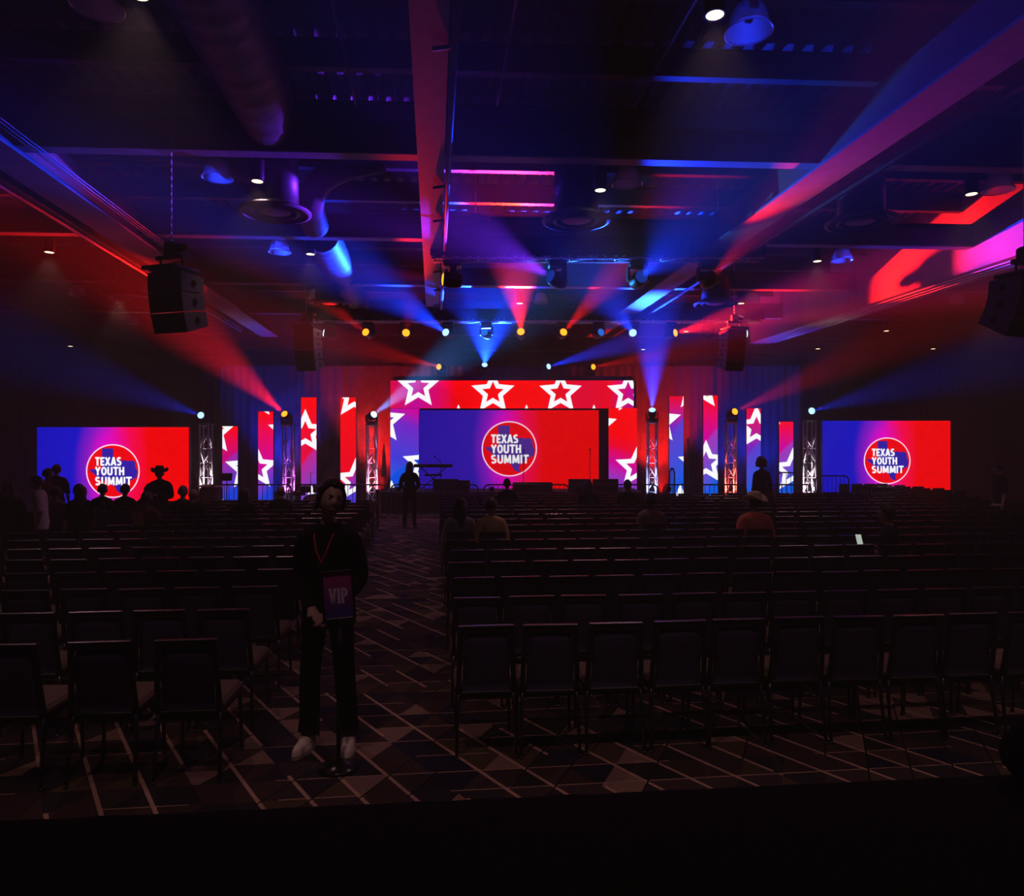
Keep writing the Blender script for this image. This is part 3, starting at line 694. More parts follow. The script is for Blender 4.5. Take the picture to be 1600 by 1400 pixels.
# ------------------------------------------------------------------ ceiling lights, ducts, diffusers
DL = [(1117, 23), (217, -8), (402, 283), (938, 297), (1518, 303), (485, 397), (1277, 408), (77, 394), (186, 467), (507, 471), (812, 474), (1158, 474), (1552, 475), (110, 541), (1385, 517), (1278, 545), (1458, 545), (1072, 518), (1005, 546)]
ORD = ['first', 'second', 'third', 'fourth', 'fifth', 'sixth', 'seventh', 'eighth', 'ninth', 'tenth', 'eleventh', 'twelfth', 'thirteenth', 'fourteenth', 'fifteenth', 'sixteenth', 'seventeenth', 'eighteenth', 'nineteenth', 'twentieth', 'twenty-first', 'twenty-second', 'twenty-third', 'twenty-fourth', 'twenty-fifth', 'twenty-sixth', 'twenty-seventh', 'twenty-eighth', 'twenty-ninth', 'thirtieth', 'thirty-first', 'thirty-second', 'thirty-third', 'thirty-fourth', 'thirty-fifth', 'thirty-sixth', 'thirty-seventh', 'thirty-eighth', 'thirty-ninth', 'fortieth']
DLAB = ['lit downlight at the top beside the large acrylic high bay', 'dim downlight at the top left, cut by the picture edge', 'lit downlight beside the pink high bay, above the left round diffuser',
        'lit downlight left of the blue high bay near the middle beam', 'lit downlight by the blue high bay near the right bulkhead', 'lit downlight in the second bay beside the pink high bay over the left tower',
        'lit downlight in the second bay right of the nearer truss', 'lit downlight hanging far left in the second bay', 'small lit downlight left of the hanging speaker', 'small lit downlight above the left end of the farther truss',
        'small lit downlight above the pink beam', 'small lit downlight above the right end of the farther truss', 'small lit downlight under the bulkhead near the right picture edge', 'tiny lit downlight at far left by the back wall',
        'tiny lit downlight below the bulkhead track, nearest its far end', 'tiny lit downlight by the back wall above the right towers', 'tiny lit downlight by the back wall far right', 'tiny lit downlight behind the right end heads', 'tiny lit downlight above the right end of header']
dl_body = MB().lathe([(.105, 0), (.11, .02), (.11, .34), (.08, .36)], 18).mesh('housing', M['black'], True)
dl_lens = MB().lathe([(.001, -.004), (.09, -.004)], 18, None, 0, False).mesh('lens', M['lamp'])
dl_trim = MB().lathe([(.09, -.006), (.112, -.006), (.112, .012), (.09, .012)], 18, None, 0, False).mesh('trim_ring', M['blackmetal'])
for i, (px, py) in enumerate(DL):
    Y = min(4.4*F/(700-py), 33.0); p = W(px, py, Y)
    t = thing('downlight', DLAB[i], 'ceiling light', p, 0, 'cylinder downlights')
    link('housing', dl_body, t); link('lens', dl_lens, t); link('trim_ring', dl_trim, t)
    MB().tube([(0, 0, .35), (0, 0, DECK-p.z-.3)], .012, 6).obj('stem', M['blackmetal'], t)
    if py < 500: spot('downlight_lamp', p-Vector((0, 0, .03)), (0, 0, -1), WARM, (32 if py > 100 else 26)*DOWN, 40, .6, .06)
for x, y, k in ((-5.5, 3.2, 1), (-1.2, 2.4, 1.2), (2.2, 2.6, 1.2), (6.5, 3.4, 1), (-7.6, 7.2, 1.2), (6.4, 7.4, 1.0), (-4, -1.5, 1), (0, -1.8, 1.3), (4, -1.6, 1)):   # the same fittings above and behind the camera
    spot('downlight_lamp', (x, y, EYE+4.4), (0, 0, -1), WARM, 26*DOWN*k, 40, .6, .06)
HB = [(1170, 30, 'large acrylic high bay at the top, lit violet, beside a lit downlight'), (152, -10, 'high bay cut by the top picture edge on the left'), (340, 265, 'pink high bay under the first cross beam, left'),
      (980, 275, 'blue high bay under the first cross beam, right of the middle'), (1560, 285, 'blue high bay near the right bulkhead'), (437, 385, 'pink high bay under the second beam above the left truss tower'),
      (1316, 398, 'violet high bay under the second beam by the right bulkhead'), (120, 453, 'dim high bay at far left behind the left girder'), (1175, 465, 'small high bay just right of the nearer truss end'),
      (1495, 466, 'dim red high bay below the bulkhead on the right'), (493, 460, 'small high bay above the left end of the farther truss'), (845, 466, 'small high bay behind the nearer truss near the pink beam'), (208, 500, 'dim small high bay left of the hanging speaker')]
ribs = MB(); nr = 40; vs = []; fs = []
pr = [(.11, .30), (.17, .26), (.20, .16), (.228, .05), (.25, 0)]
for r_, z in pr:
    for j in range(nr): a = 2*PI*j/nr; q = r_*(1+.012*(j % 2)); vs.append((q*math.cos(a), q*math.sin(a), z))
for i in range(len(pr)-1):
    for j in range(nr): fs.append((i*nr+j, i*nr+(j+1) % nr, (i+1)*nr+(j+1) % nr, (i+1)*nr+j))
hb_dome = ribs.add(vs, fs).mesh('acrylic_dome', M['dome'], True)
hb_rim = MB().tube([(.252*math.cos(2*PI*j/28), .252*math.sin(2*PI*j/28), 0) for j in range(28)], .009, 6, closed=True).mesh('rim', M['dome'], True)
hb_cap = MB().lathe([(.13, .28), (.14, .30), (.13, .44), (.06, .48), (.03, .56)], 16).mesh('ballast_housing', M['steel_dark'], True)
hb_bulb = MB().lathe([(.001, .10), (.04, .11), (.055, .16), (.04, .24), (.03, .29)], 12).mesh('bulb', M['girder'], True)
for px, py, lab in HB:
    Y = 4.65*F/(700-py); p = W(px, py, Y); p.z -= .14
    t = thing('high_bay_light', lab, 'ceiling light', p, 0, 'acrylic high bay lights')
    link('acrylic_dome', hb_dome, t); link('rim', hb_rim, t); link('ballast_housing', hb_cap, t); link('bulb', hb_bulb, t)
    MB().tube([(0, 0, .55), (0, 0, DECK-p.z-.2)], .008, 6).obj('stem', M['blackmetal'], t)
DF = [(430, 335, 'round ceiling diffuser under a dark drum, left, above the pink high bay'), (900, 348, 'round ceiling diffuser near the middle above the nearer truss'), (1345, 350, 'round ceiling diffuser under a dark drum by the right bulkhead'),
      (515, 476, 'small far round diffuser above the left end of the farther truss'), (1118, 477, 'small far round diffuser behind the right end of the nearer truss'), (205, 468, 'faint round diffuser left of the hanging speaker')]
for px, py, lab in DF:
    Y = 4.1*F/(700-py); p = W(px, py, Y); t = thing('ceiling_diffuser', lab, 'air diffuser', p, 0, 'round ceiling diffusers')
    MB().lathe([(.56, .0), (.62, .02), (.62, .05), (.50, .07), (.40, .16)], 36, None, 0, False).obj('outer_ring', M['girder'], t, None, True)
    MB().lathe([(.36, .02), (.44, .04), (.40, .09), (.30, .14)], 36, None, 0, False).obj('inner_ring', M['steel_dark'], t, None, True)
    MB().lathe([(.001, .03), (.22, .03), (.28, .05), (.2, .10), (.001, .12)], 28, None, 0, False).obj('centre_disc', M['steel_dark'], t, None, True)
    MB().lathe([(.40, .15), (.40, 1.25)], 28).obj('drum', M['black'], t, None, True)
def duct(label, pts, rad, seg=14):
    mb = MB(); P_ = [Vector(p) for p in pts]; out = []; rr = []
    for i in range(len(P_)-1):
        n = max(4, int((P_[i+1]-P_[i]).length/.09))
        for j in range(n):
            t_ = j/n; out.append(P_[i].lerp(P_[i+1], t_)); r0 = rad[i]+(rad[i+1]-rad[i])*t_
            rr.append(r0*(1+.035*noise.noise(Vector((i*3.1+j*.55, 0, 0)))+(.02 if j % 5 == 0 else 0)))
    out.append(P_[-1]); rr.append(rad[-1])
    for _ in range(3):
        out = [out[0]]+[(out[k-1]+out[k]*2+out[k+1])/4 for k in range(1, len(out)-1)]+[out[-1]]
    return tag(mb.tube(out, rr, 24).obj('air_duct', M['foil'], smooth=True), label, 'duct')
zd = EYE+5.0
duct('fat foil air duct running along the ceiling at upper left', [hall(-2.40, 4, zd), hall(-2.42, 7.5, zd), hall(-2.45, 9.4, zd), hall(-2.5, 10.7, zd-.02)], [.50, .50, .47, .40])
duct('crumpled foil duct dropping beyond the first cross beam', [W(600, 255, 13.2), W(540, 264, 13.2), W(497, 283, 13.3), W(482, 320, 13.6), W(492, 352, 14.6)], [.17, .20, .24, .27, .28])
duct('slim foil duct arm reaching left below the first cross beam', [W(150, 238, 13.3), W(260, 242, 13.3), W(340, 252, 13.3), W(392, 272, 13.3)], [.12, .13, .15, .17])
duct('faint long foil duct farther back over the left stage side', [hall(-2.6, 16.1, zd-.1), hall(-2.6, 19.4, zd-.1), hall(-2.6, 23.8, zd-.15)], [.4, .42, .4])

# ------------------------------------------------------------------ hanging line arrays
def line_array(label, p, yaw, n=3, s=1.0, zt=None, group='hanging line array speakers', tilt0=2, dt=7):
    t = thing('line_array_speaker', label, 'speaker', p, yaw, group); wd, hh, dp = .62*s, .30*s, .48*s
    MB().bbox((0, .15*s, .05), (wd, .55*s, .06), .01).tube([(-.2*s, .15*s, .08), (-.2*s, .15*s, .22*s)], .02, 6).tube([(.2*s, .15*s, .08), (.2*s, .15*s, .22*s)], .02, 6).bbox((0, .15*s, .24*s), (.5*s, .12*s, .07*s), .01).obj('rigging_frame', M['blackmetal'], t)
    m = Matrix.Translation((0, 0, 0))
    for i in range(n):
        a = R(tilt0+dt*i); m = m @ Matrix.Rotation(R(dt if i else tilt0), 4, 'X')
        poly = [(-.0*dp, 0), (dp, -.035*s), (dp, -hh+.035*s), (0, -hh)]      # wedge in y,z, front at y = 0
        mb = MB(); q = []
        for sx in (-1, 1): q += [Vector((sx*wd/2, y, z)) for y, z in poly]
        mb.add([m @ v for v in q], [(0, 1, 2, 3), (7, 6, 5, 4), (0, 4, 5, 1), (1, 5, 6, 2), (2, 6, 7, 3), (3, 7, 4, 0)])
        bx = mb.obj('cabinet', M['speaker'], t)
        MB().box(m @ Vector((0, -.008, -hh/2)), (wd*.94, .014, hh*.9), m.to_3x3()).obj('grille', M['black'], bx)
        for sx in (-1, 1):
            MB().lathe([(.001, 0), (.05*s, 0), (.05*s, .006)], 12, m @ Matrix.Translation((sx*(wd/2+.001), dp*.55, -hh*.5)) @ Matrix.Rotation(sx*PI/2, 4, 'Y')).obj('handle_recess', M['cloth'], bx)
        m = m @ Matrix.Translation((0, 0, -hh-.012))
    if zt is not None:
        MB().bbox((0, .15*s, .36*s), (.2, .16, .24), .03).lathe([(.07, -.16), (.07, .12)], 12, Matrix.Translation((.1, .15*s, .38*s)) @ Matrix.Rotation(PI/2, 4, 'Y')).obj('hoist_motor', M['blackmetal'], t)
        MB().ball((.26, .15*s, .38*s), .055, 10, 6).obj('motor_cap', M['red'], t)
        ln = MB(); L = zt-p[2]-.5*s; k = int(L/.06)
        for i in range(k): ln.bbox((0, .15*s, .5*s+i*.06), (.024 if i % 2 else .012, .012 if i % 2 else .024, .055), .004)
        ln.obj('chain', M['alu'], t)
    return t
M['speaker'] = principled('speaker_paint', (.10, .095, .10), .6, 0, .2, 30)
line_array('black line array speaker hanging on a chain, upper left', W(256, 424, 10.6), R(-17), 3, 1.0, BEAMB+.3)
line_array('line array speaker cut by the right picture edge, blue side panels', W(1617, 432, 10.6), R(24), 3, 1.0, BEAMB+.5, tilt0=4, dt=12)
line_array('dark line array speaker hanging at the left end of the rear truss', W(474, 512, 21), R(-14), 4, 1.05, DECK, dt=4)
line_array('dark line array speaker hanging at the right end of the rear truss', W(1152, 515, 21), R(16), 4, 1.0, DECK, dt=4)

# ------------------------------------------------------------------ band gear on stage
def mic_stand(label, px, Y, h, boom=None):
    p = W(px, 0, Y); t = thing('microphone_stand', label, 'microphone', (p.x, Y, SZ), 0, 'microphone stands')
    MB().lathe([(.14, 0), (.14, .015), (.03, .03)], 18).obj('base', M['blackmetal'], t)
    MB().tube([(0, 0, .02), (0, 0, h)], .012, 6).obj('pole', M['blackmetal'], t)
    e = Vector((0, 0, h))
    if boom: MB().tube([(0, 0, h-.02), boom], .010, 6).obj('boom_arm', M['blackmetal'], t); e = Vector(boom)
    MB().ball(e+Vector((0, 0, .03)), (.028, .028, .04), 10, 8).obj('microphone', M['black'], t)
    return t
mic_stand('straight microphone stand in front of the screen logo', 818, 23.0, 1.28)
mic_stand('straight microphone stand at the right part of the centre screen', 922, 23.0, 1.3)
mic_stand('boom microphone stand over the stage keyboard', 689, 23.0, .95, (-.2, 0, 1.08))
mic_stand('boom microphone stand by the drum kit', 582, 23.4, 1.2, (-.35, 0, .8))
kt = thing('keyboard', 'electronic keyboard on a crossed stand at stage left of the screen', 'keyboard', (W(677, 0, 23.0).x, 23.0, SZ))
MB().bbox((0, 0, .80), (1.25, .32, .10), .012).obj('case', M['black'], kt)
for i in range(28): MB().box((-.56+i*.04, -.10, .856), (.036, .14, .012)).obj('key', M['cl_white'], kt)
for sx in (-1, 1): MB().tube([(-.42*sx, .05*sx, .02), (.42*sx, .05*sx, .76)], .018, 6).obj('stand_bar', M['blackmetal'], kt)
MB().box((0, .0, .5), (.55, .2, .06)).obj('lower_shelf', M['black'], kt)
def wedge(label, px, Y, wd=.6, h=.36, yaw=0):
    t = thing('stage_monitor', label, 'speaker', (W(px, 0, Y).x, Y, SZ), yaw, 'floor wedge monitors')
    MB().prism([(-.22, 0), (.22, 0), (.22, .08), (-.05, h), (-.22, h)], -wd/2, wd/2, Matrix.Rotation(PI/2, 4, 'Z')).obj('cabinet', M['black'], t)
    MB().prism([(.20, .09), (-.04, h-.015), (-.03, h), (.215, .10)], -wd*.45, wd*.45, Matrix.Rotation(PI/2, 4, 'Z')).obj('grille', M['blackmetal'], t)
wedge('floor monitor wedge under the keyboard', 697, 22.4, .8, .40); wedge('floor monitor wedge left of the front chair row', 720, 22.35, .6, .36); wedge('widest floor monitor wedge below the screen logo', 832, 22.35, 1.25, .30)
wedge('floor monitor wedge below the red half of the screen', 905, 22.4, .7, .40); wedge('floor monitor wedge near the right end of the stage', 945, 22.4, .8, .40)
dk = thing('drum_kit', 'drum kit with cymbals beside the third screen column', 'drums', (W(490, 0, 22.9).x, 22.9, .0))
def drum(c, r, h, ax=None):
    mt = Matrix.Translation(c) @ (ax or Matrix()); sh = MB().lathe([(r, 0), (r, h)], 20).obj('drum_shell', M['cl_maroon'], dk, mt, True)
    MB().lathe([(r*1.03, h-.02), (r*1.03, h+.01), (r*.97, h+.012)], 20, None, 0, False).obj('hoop', M['alu'], sh); MB().lathe([(.001, h+.004), (r*.97, h+.004)], 20, None, 0, False).obj('drum_head', M['cl_white'], sh)
drum((0, .1, .28), .28, .42, Matrix.Rotation(PI/2, 4, 'X')); drum((-.2, -.2, .62), .15, .2); drum((.2, -.2, .62), .16, .22); drum((-.5, .1, .5), .18, .14); drum((.5, .2, .3), .2, .38)
def cymbal(x, y, z, r, tl=.12):
    MB().tube([(x, y, .02), (x, y, z)], .012, 6).obj('cymbal_stand', M['alu'], dk)
    MB().lathe([(.001, .03), (.04, .025), (.06, .012), (r, 0)], 24, Matrix.Translation((x, y, z)) @ Matrix.Rotation(tl, 4, 'Y'), 0, False).obj('cymbal', M['bronze'], dk, None, True)
cymbal(-.12, .1, 1.22, .26, -.2); cymbal(-.85, .1, .78, .26, .02); cymbal(.55, .1, 1.05, .22, .25)
fg = thing('flag', 'furled tan flag on a pole left of the stage wall', 'flag', (W(600, 0, 23.4).x, 23.4, SZ))
MB().tube([(0, 0, .02), (0, 0, 1.55)], .012, 6).obj('pole', M['bronze'], fg); MB().lathe([(.1, 0), (.1, .03), (.03, .05)], 14).obj('base', M['blackmetal'], fg)
MB().lathe([(.02, 1.5), (.05, 1.2), (.09, .6), (.11, .45), (.06, .42)], 10).obj('cloth', M['flag'], fg, None, True)
def music_stand(label, px, Y, z=1.16):
    pd = thing('music_stand', label, 'music stand', (W(px, 0, Y).x, Y, 0), 0, 'music stands')
    MB().box((0, 0, z), (.34, .03, .24), Matrix.Rotation(-.3, 3, 'X')).obj('desk', M['black'], pd); MB().tube([(0, 0, .05), (0, .02, z-.06)], .014, 6).obj('pole', M['blackmetal'], pd)
    for a in range(3): MB().tube([(0, 0, .12), (.25*math.cos(a*2.1), .25*math.sin(a*2.1), .01)], .010, 6).obj('leg', M['blackmetal'], pd)
music_stand('black music stand in front of the leftmost screen column', 354, 21.6); music_stand('black music stand in front of the logo on the right side screen', 1365, 23.6, .72)
cs = thing('column_speaker', 'slim pale column speaker on a stand between the two inner right screen columns', 'speaker', (W(1075, 0, 23.0).x, 23.0, 0))
MB().bbox((0, 0, 2.1), (.07, .09, .55), .01).obj('cabinet', M['girder'], cs); MB().tube([(0, .02, .1), (0, .02, 1.86)], .017, 8).obj('pole', M['blackmetal'], cs)
for a in range(3): MB().tube([(0, .02, .5), (.34*math.cos(a*2.1+.5), .02+.34*math.sin(a*2.1+.5), .012)], .012, 6).obj('leg', M['blackmetal'], cs)
rk = thing('equipment_case', 'grey equipment case with edge rails left of the first barricade', 'case', (W(330, 0, 21.0).x, 21.0, 0))
MB().bbox((0, 0, .45), (.5, .5, .85), .02).obj('body', M['greydrape'], rk); MB().bbox((0, 0, .92), (.53, .53, .07), .015).obj('lid', M['alu'], rk)
for sx in (-1, 1):
    for sy in (-1, 1): MB().ball((sx*.2, sy*.2, .03), .03, 8, 6).obj('caster', M['black'], rk)

# ------------------------------------------------------------------ crowd barriers
def barricade(label, x0, x1, Y, h=1.05, rz=0, yoff=0):
    a, b = W(x0, 0, Y), W(x1, 0, Y); L = b.x-a.x
    t = thing('crowd_barrier', label, 'barrier', ((a.x+b.x)/2, Y, 0), rz, 'steel crowd barriers')
    r = .14; pts = [(-L/2, 0, .16), (-L/2, 0, h-r)]+[(-L/2+r-r*math.cos(PI/2*i/5), 0, h-r+r*math.sin(PI/2*i/5)) for i in range(1, 6)]+[(L/2-r+r*math.sin(PI/2*i/5), 0, h-r+r*math.cos(PI/2*i/5)) for i in range(5)]+[(L/2, 0, h-r), (L/2, 0, .16)]
    MB().tube(pts, .021, 8, closed=True).obj('rail_frame', M['barrier'], t, None, True)
    n = max(4, int(L/.125)); bar = MB().tube([(0, 0, .17), (0, 0, h-.02)], .008, 6).mesh('bar', M['barrier'])
    for i in range(1, n): link('bar', bar, t, (-L/2+L*i/n, 0, 0))
    for sx in (-1, 1): MB().tube([(sx*L*.38, -.28, .015), (sx*L*.38, -.2, .05), (sx*L*.38, 0, .17), (sx*L*.38, .2, .05), (sx*L*.38, .28, .015)], .018, 6).obj('foot', M['barrier'], t)
    return t
M['barrier'] = principled('galvanised_barrier', (.10, .10, .12), .4, .6, .2, 20)
BY = 19.2
for i, (x0, x1) in enumerate(((328, 455), (462, 603), (611, 747), (756, 889), (898, 1028), (1037, 1166), (1176, 1268))):
    t = barricade(['crowd barrier at the far left end before the music stand', 'crowd barrier behind the bowed head of the standing man', 'crowd barrier behind the woman standing in the aisle', 'crowd barrier in front of the screen logo',
               'crowd barrier in front of the red part of the screen', 'crowd barrier in front of the third and fourth right columns', 'crowd barrier behind the curly haired person'][i], x0, x1, BY)
    if i in (1, 2, 3, 4, 5): MB().bbox((-(W(x1, 0, BY).x-W(x0, 0, BY).x)/2+(.22 if i < 4 else .14), -.03, .93), (.12, .02, .13), .004).obj('name_plate', M['black'], t)
barricade('crowd barrier in front of the right side screen, farther back', 1274, 1326, 21.5, 1.2)
barricade('short silver stair rail beside the rightmost screen column', 1214, 1243, 21.5, 1.3)
barricade('short stair rail at the right end of the stage', 1046, 1054, 21.6, 1.42)

# ------------------------------------------------------------------ chairs
def chair_parts():
    hw = .168; top = .885; sw = .21
    fr = MB()          # back frame: two uprights bent into a flat topped arch plus rails
    for sx in (-1, 1):
        fr.tube([(sx*.185, -.19, .42), (sx*hw*1.06, -.225, .62), (sx*hw, -.25, top-.012)], .0175, 8, 1)
    fr.bbox((0, -.25, top-.008), (2*hw+.03, .03, .016), .004).bbox((0, -.247, top-.036), (2*hw, .022, .042), .004, None, 1).bbox((0, -.205, .425), (2*hw, .02, .022), .004, None, 1)  # top edge alone in bright metal: its highlight put into the material
    frame = fr.mesh('back_frame', [M['chairmetal'], M['black']])
    bk = MB(); n = 6; vs = []; fs = []
    for j in range(n+1):                                   # padded panel with a soft crown
        z = .42+(.835-.42)*j/n; y = -.203-(z-.42)*.11; hx = (.160-.012*(j/n))
        if j in (0, n): hx -= .008
        for i in range(7):
            u = -1+i/3; pad = .026*(1-abs(u)**4)*(1-abs(2*j/n-1)**6); vs += [(u*hx, y+.004-pad*.45, z)]
        for i in range(7):
            u = -1+i/3; pad = .05*(1-abs(u)**4)*(1-abs(2*j/n-1)**6); vs += [(u*hx, y+.012+pad, z)]
    for j in range(n):
        o = 14*j
        for i in range(6):
            fs += [(o+i, o+i+14, o+i+15, o+i+1)[::-1], (o+7+i, o+8+i, o+22+i, o+21+i)[::-1]]
        fs += [(o, o+7, o+21, o+14)[::-1], (o+6, o+20, o+27, o+13)[::-1]]
    fs += [tuple(i for i in range(7))+tuple(13-i for i in range(7)), tuple(14*n+i for i in range(7))+tuple(14*n+13-i for i in range(7))]
    back = bk.add(vs, fs).mesh('backrest', M['chairback'], True)
    seat = MB().bbox((0, .02, .452), (2*sw, .43, .065), .022).bbox((0, .02, .408), (2*sw-.03, .41, .04), .006, None, 1).mesh('seat', [M['chairseat'], M['black']])
    front = MB().tube([(0, .21, .44), (.012, .215, .38), (.02, .225, .012)], [.014, .013, .011], 8).tube([(.02, .225, 0), (.02, .225, .016)], .015, 8).mesh('leg', M['chairmetal'], True)
    rear = MB().tube([(-.005, -.19, .44), (.004, -.20, .30), (.012, -.245, .012)], [.014, .013, .011], 8).tube([(.012, -.245, 0), (.012, -.245, .016)], .015, 8).mesh('leg', M['chairmetal'], True)
    return frame, back, seat, front, rear
CH = chair_parts()
fm = MB()
def bake(me, mt=Matrix()):
    b = len(fm.v); fm.v += [tuple(mt @ v.co) for v in me.vertices]; fm.f += [tuple(b+i for i in p.vertices) for p in me.polygons]; fm.m += [p.material_index for p in me.polygons] if me is CH[0] else [1]*len(me.polygons)
bake(CH[0])
for s_ in (-1, 1):
    for q in (3, 4): bake(CH[q], Matrix.Translation((s_*(.185 if q == 4 else .175), 0, 0)) @ (Matrix.Scale(-1, 4, (1, 0, 0)) if s_ < 0 else Matrix()))
FRAME_FAR = fm.mesh('frame', [M['chairmetal'], M['black']])
MIRX = Matrix.Scale(-1, 4, (1, 0, 0))
def chair(loc, rz, label, group, near):
    t = thing('banquet_chair', label, 'chair', loc, rz, group)
    link('backrest', CH[1], t); link('seat', CH[2], t)
    if near:
        link('back_frame', CH[0], t)
        for s_ in (-1, 1):
            link('leg', CH[3], t, Matrix.Translation((s_*.175, 0, 0)) @ (MIRX if s_ < 0 else Matrix()))
            link('leg', CH[4], t, Matrix.Translation((s_*.185, 0, 0)) @ (MIRX if s_ < 0 else Matrix()))
    else: link('frame', FRAME_FAR, t)
    return t
RA = R(5.3); ROW = Vector((math.cos(RA), math.sin(RA), 0)); PIT = .432
spots = []          # (distance, pos, rz, block, row, index)
rng = random.Random(3)
def in_view(p, m=60): x = 800+F*p.x/p.y; return -m < x < 1600+m
for n in range(16):                                     # block right of the aisle
    Y0 = 4.65+.855*n+.24; x0 = (758-800)/F*4.65-.112*.855*n+rng.uniform(-.03, .03)
    for c in range(34):
        p = Vector((x0, Y0, 0))+ROW*(PIT*c); p += Vector((rng.uniform(-.012, .012), rng.uniform(-.025, .025), 0))
        if p.x > 11.3: break
        if in_view(p): spots.append((p.length, p, RA+rng.uniform(-.03, .03), 'right', n, c))
for n in range(16, 21):                                 # the block's outer corner runs on towards the right screen
    Y0 = 4.65+.855*n+.24; x0 = (758-800)/F*4.65-.112*.855*n
    for c in range(34):
        p = Vector((x0, Y0, 0))+ROW*(PIT*c)
        if p.x < 10.7 or p.x > 13: continue
        if in_view(p): spots.append((p.length, p, RA, 'right', n, c))
for n in range(15):                                     # block left of the aisle
    pit = .515 if n == 0 else .455; Y0 = 4.29+.83*n+.24; x0 = -2.0-.118*.83*n+(0 if n else .0)
    for c in range(34):
        p = Vector((x0, Y0, 0))-ROW*(pit*c); p += Vector((rng.uniform(-.012, .012), rng.uniform(-.02, .02), 0))
        if p.x < -9.3: break
        if p.y > 10.3 and p.y < 12.9 and -8.1 < p.x < -6.25: continue
        if in_view(p, 40): spots.append((p.length, p, RA+rng.uniform(-.03, .03), 'left', n, c))
spots.sort(key=lambda s_: s_[0])
chair_pos = []
stuffm = MB()
for i, (d, p, rz, blk, n, c) in enumerate(spots):
    chair_pos.append((p, rz, blk, n, c))
    if i < 300:
        lab = '%s chair from the aisle in the %s row of the block %s of the aisle' % (ORD[c], ORD[n], 'right' if blk == 'right' else 'left')
        chair(p, rz, lab, 'rows of banquet chairs %s of the aisle' % blk, True)
    else:
        mt = Matrix.Translation(p) @ Matrix.Rotation(rz, 4, 'Z')
        for me, mi in ((CH[1], 0), (CH[2], 1), (FRAME_FAR, 2)):
            b = len(stuffm.v); stuffm.v += [tuple(mt @ v.co) for v in me.vertices]; stuffm.f += [tuple(b+k for k in q.vertices) for q in me.polygons]; stuffm.m += [q.material_index+2 if mi == 2 else mi for q in me.polygons]
if stuffm.f:
    tag(stuffm.obj('banquet_chairs', [M['chairback'], M['chairseat'], M['chairmetal'], M['black']]), 'farthest rows of dark banquet chairs near the stage barriers', 'chairs', None, 'stuff')

# ------------------------------------------------------------------ people
def head_mesh(mb, c, s, rot=Matrix()):
    """a head looking along +Y, sculpted from a sphere; c is its centre, s the scale (1 = adult)"""
    nu, nv = 40, 30; vs = []; fs = []
    g = lambda x, y, z, a, b, cc, k: math.exp(-((x-a)**2+(y-b)**2*0+(z-cc)**2)/(k*k))
    for i in range(nv+1):
        th = PI*i/nv
        for j in range(nu):
            ph = 2*PI*j/nu; x, y, z = .074*math.sin(th)*math.cos(ph), .094*math.sin(th)*math.sin(ph), .112*math.cos(th)
            if z < 0:
                k = (-z/.112); x *= 1-.30*k**1.6
                if y < 0: y *= 1-.35*k; 
                else: y *= 1-.06*k
            if y > .02:
                fr_ = min(1, (y-.02)/.05)
                y += fr_*(.024*g(x, y, z, 0, 0, -.018, .013)+.014*g(x, y, z, 0, 0, .002, .012)-.010*g(x, y, z, .030, 0, .012, .016)-.010*g(x, y, z, -.030, 0, .012, .016)
                          +.006*g(x, y, z, 0, 0, .034, .03)+.009*g(x, y, z, 0, 0, -.056, .014)-.006*g(x, y, z, 0, 0, -.073, .010)+.012*g(x, y, z, 0, 0, -.096, .018)
                          +.004*g(x, y, z, .036, 0, -.02, .02)+.004*g(x, y, z, -.036, 0, -.02, .02))
            vs.append(Vector(c)+rot @ (Vector((x, y, z))*s))
    for i in range(nv):
        for j in range(nu): fs.append((i*nu+j, (i+1)*nu+j, (i+1)*nu+(j+1) % nu, i*nu+(j+1) % nu))
    mb.add(vs, fs)
    for sx in (-1, 1): mb.ball(Vector(c)+rot @ (Vector((sx*.076, -.008, -.004))*s), (.012*s, .021*s, .032*s), 10, 8, (rot @ Matrix.Rotation(sx*.25, 3, 'Z')) if isinstance(rot, Matrix) else None)
def hull(me_name, J, E, rad, heads_, voxel):
    """skin a skeleton, add the head, remesh to one continuous surface"""
    names = list(J); idx = {k: i for i, k in enumerate(names)}
    me = bpy.data.meshes.new('skeleton'); me.from_pydata([J[k] for k in names], [(idx[a], idx[b]) for a, b in E], []); me.update()
    o = bpy.data.objects.new('skeleton', me); COL.objects.link(o); o.modifiers.new('skin', 'SKIN')
    sv = me.skin_vertices[0].data
    for k in names: r = rad[k]; sv[idx[k]].radius = r if isinstance(r, tuple) else (r, r)
    sv[idx['pelvis']].use_root = True
    sb = o.modifiers.new('sub', 'SUBSURF'); sb.levels = 2; sb.render_levels = 2
    dg = bpy.context.evaluated_depsgraph_get(); m1 = bpy.data.meshes.new_from_object(o.evaluated_get(dg))
    mb = MB(); mb.add([v.co for v in m1.vertices], [tuple(p.vertices) for p in m1.polygons])
    for (c, s, rt) in heads_: head_mesh(mb, c, s, rt)
    m2 = mb.mesh('joined', M['skin']); o2 = bpy.data.objects.new('joined', m2); COL.objects.link(o2)
    rm = o2.modifiers.new('remesh', 'REMESH'); rm.mode = 'VOXEL'; rm.voxel_size = voxel
    sm = o2.modifiers.new('smooth', 'SMOOTH'); sm.factor = .5; sm.iterations = 2
    dg = bpy.context.evaluated_depsgraph_get(); m3 = bpy.data.meshes.new_from_object(o2.evaluated_get(dg))
    for q in (o, o2): bpy.data.objects.remove(q)
    for q in (me, m1, m2): bpy.data.meshes.remove(q)
    m3.name = me_name; m3.polygons.foreach_set('use_smooth', [True]*len(m3.polygons)); return m3
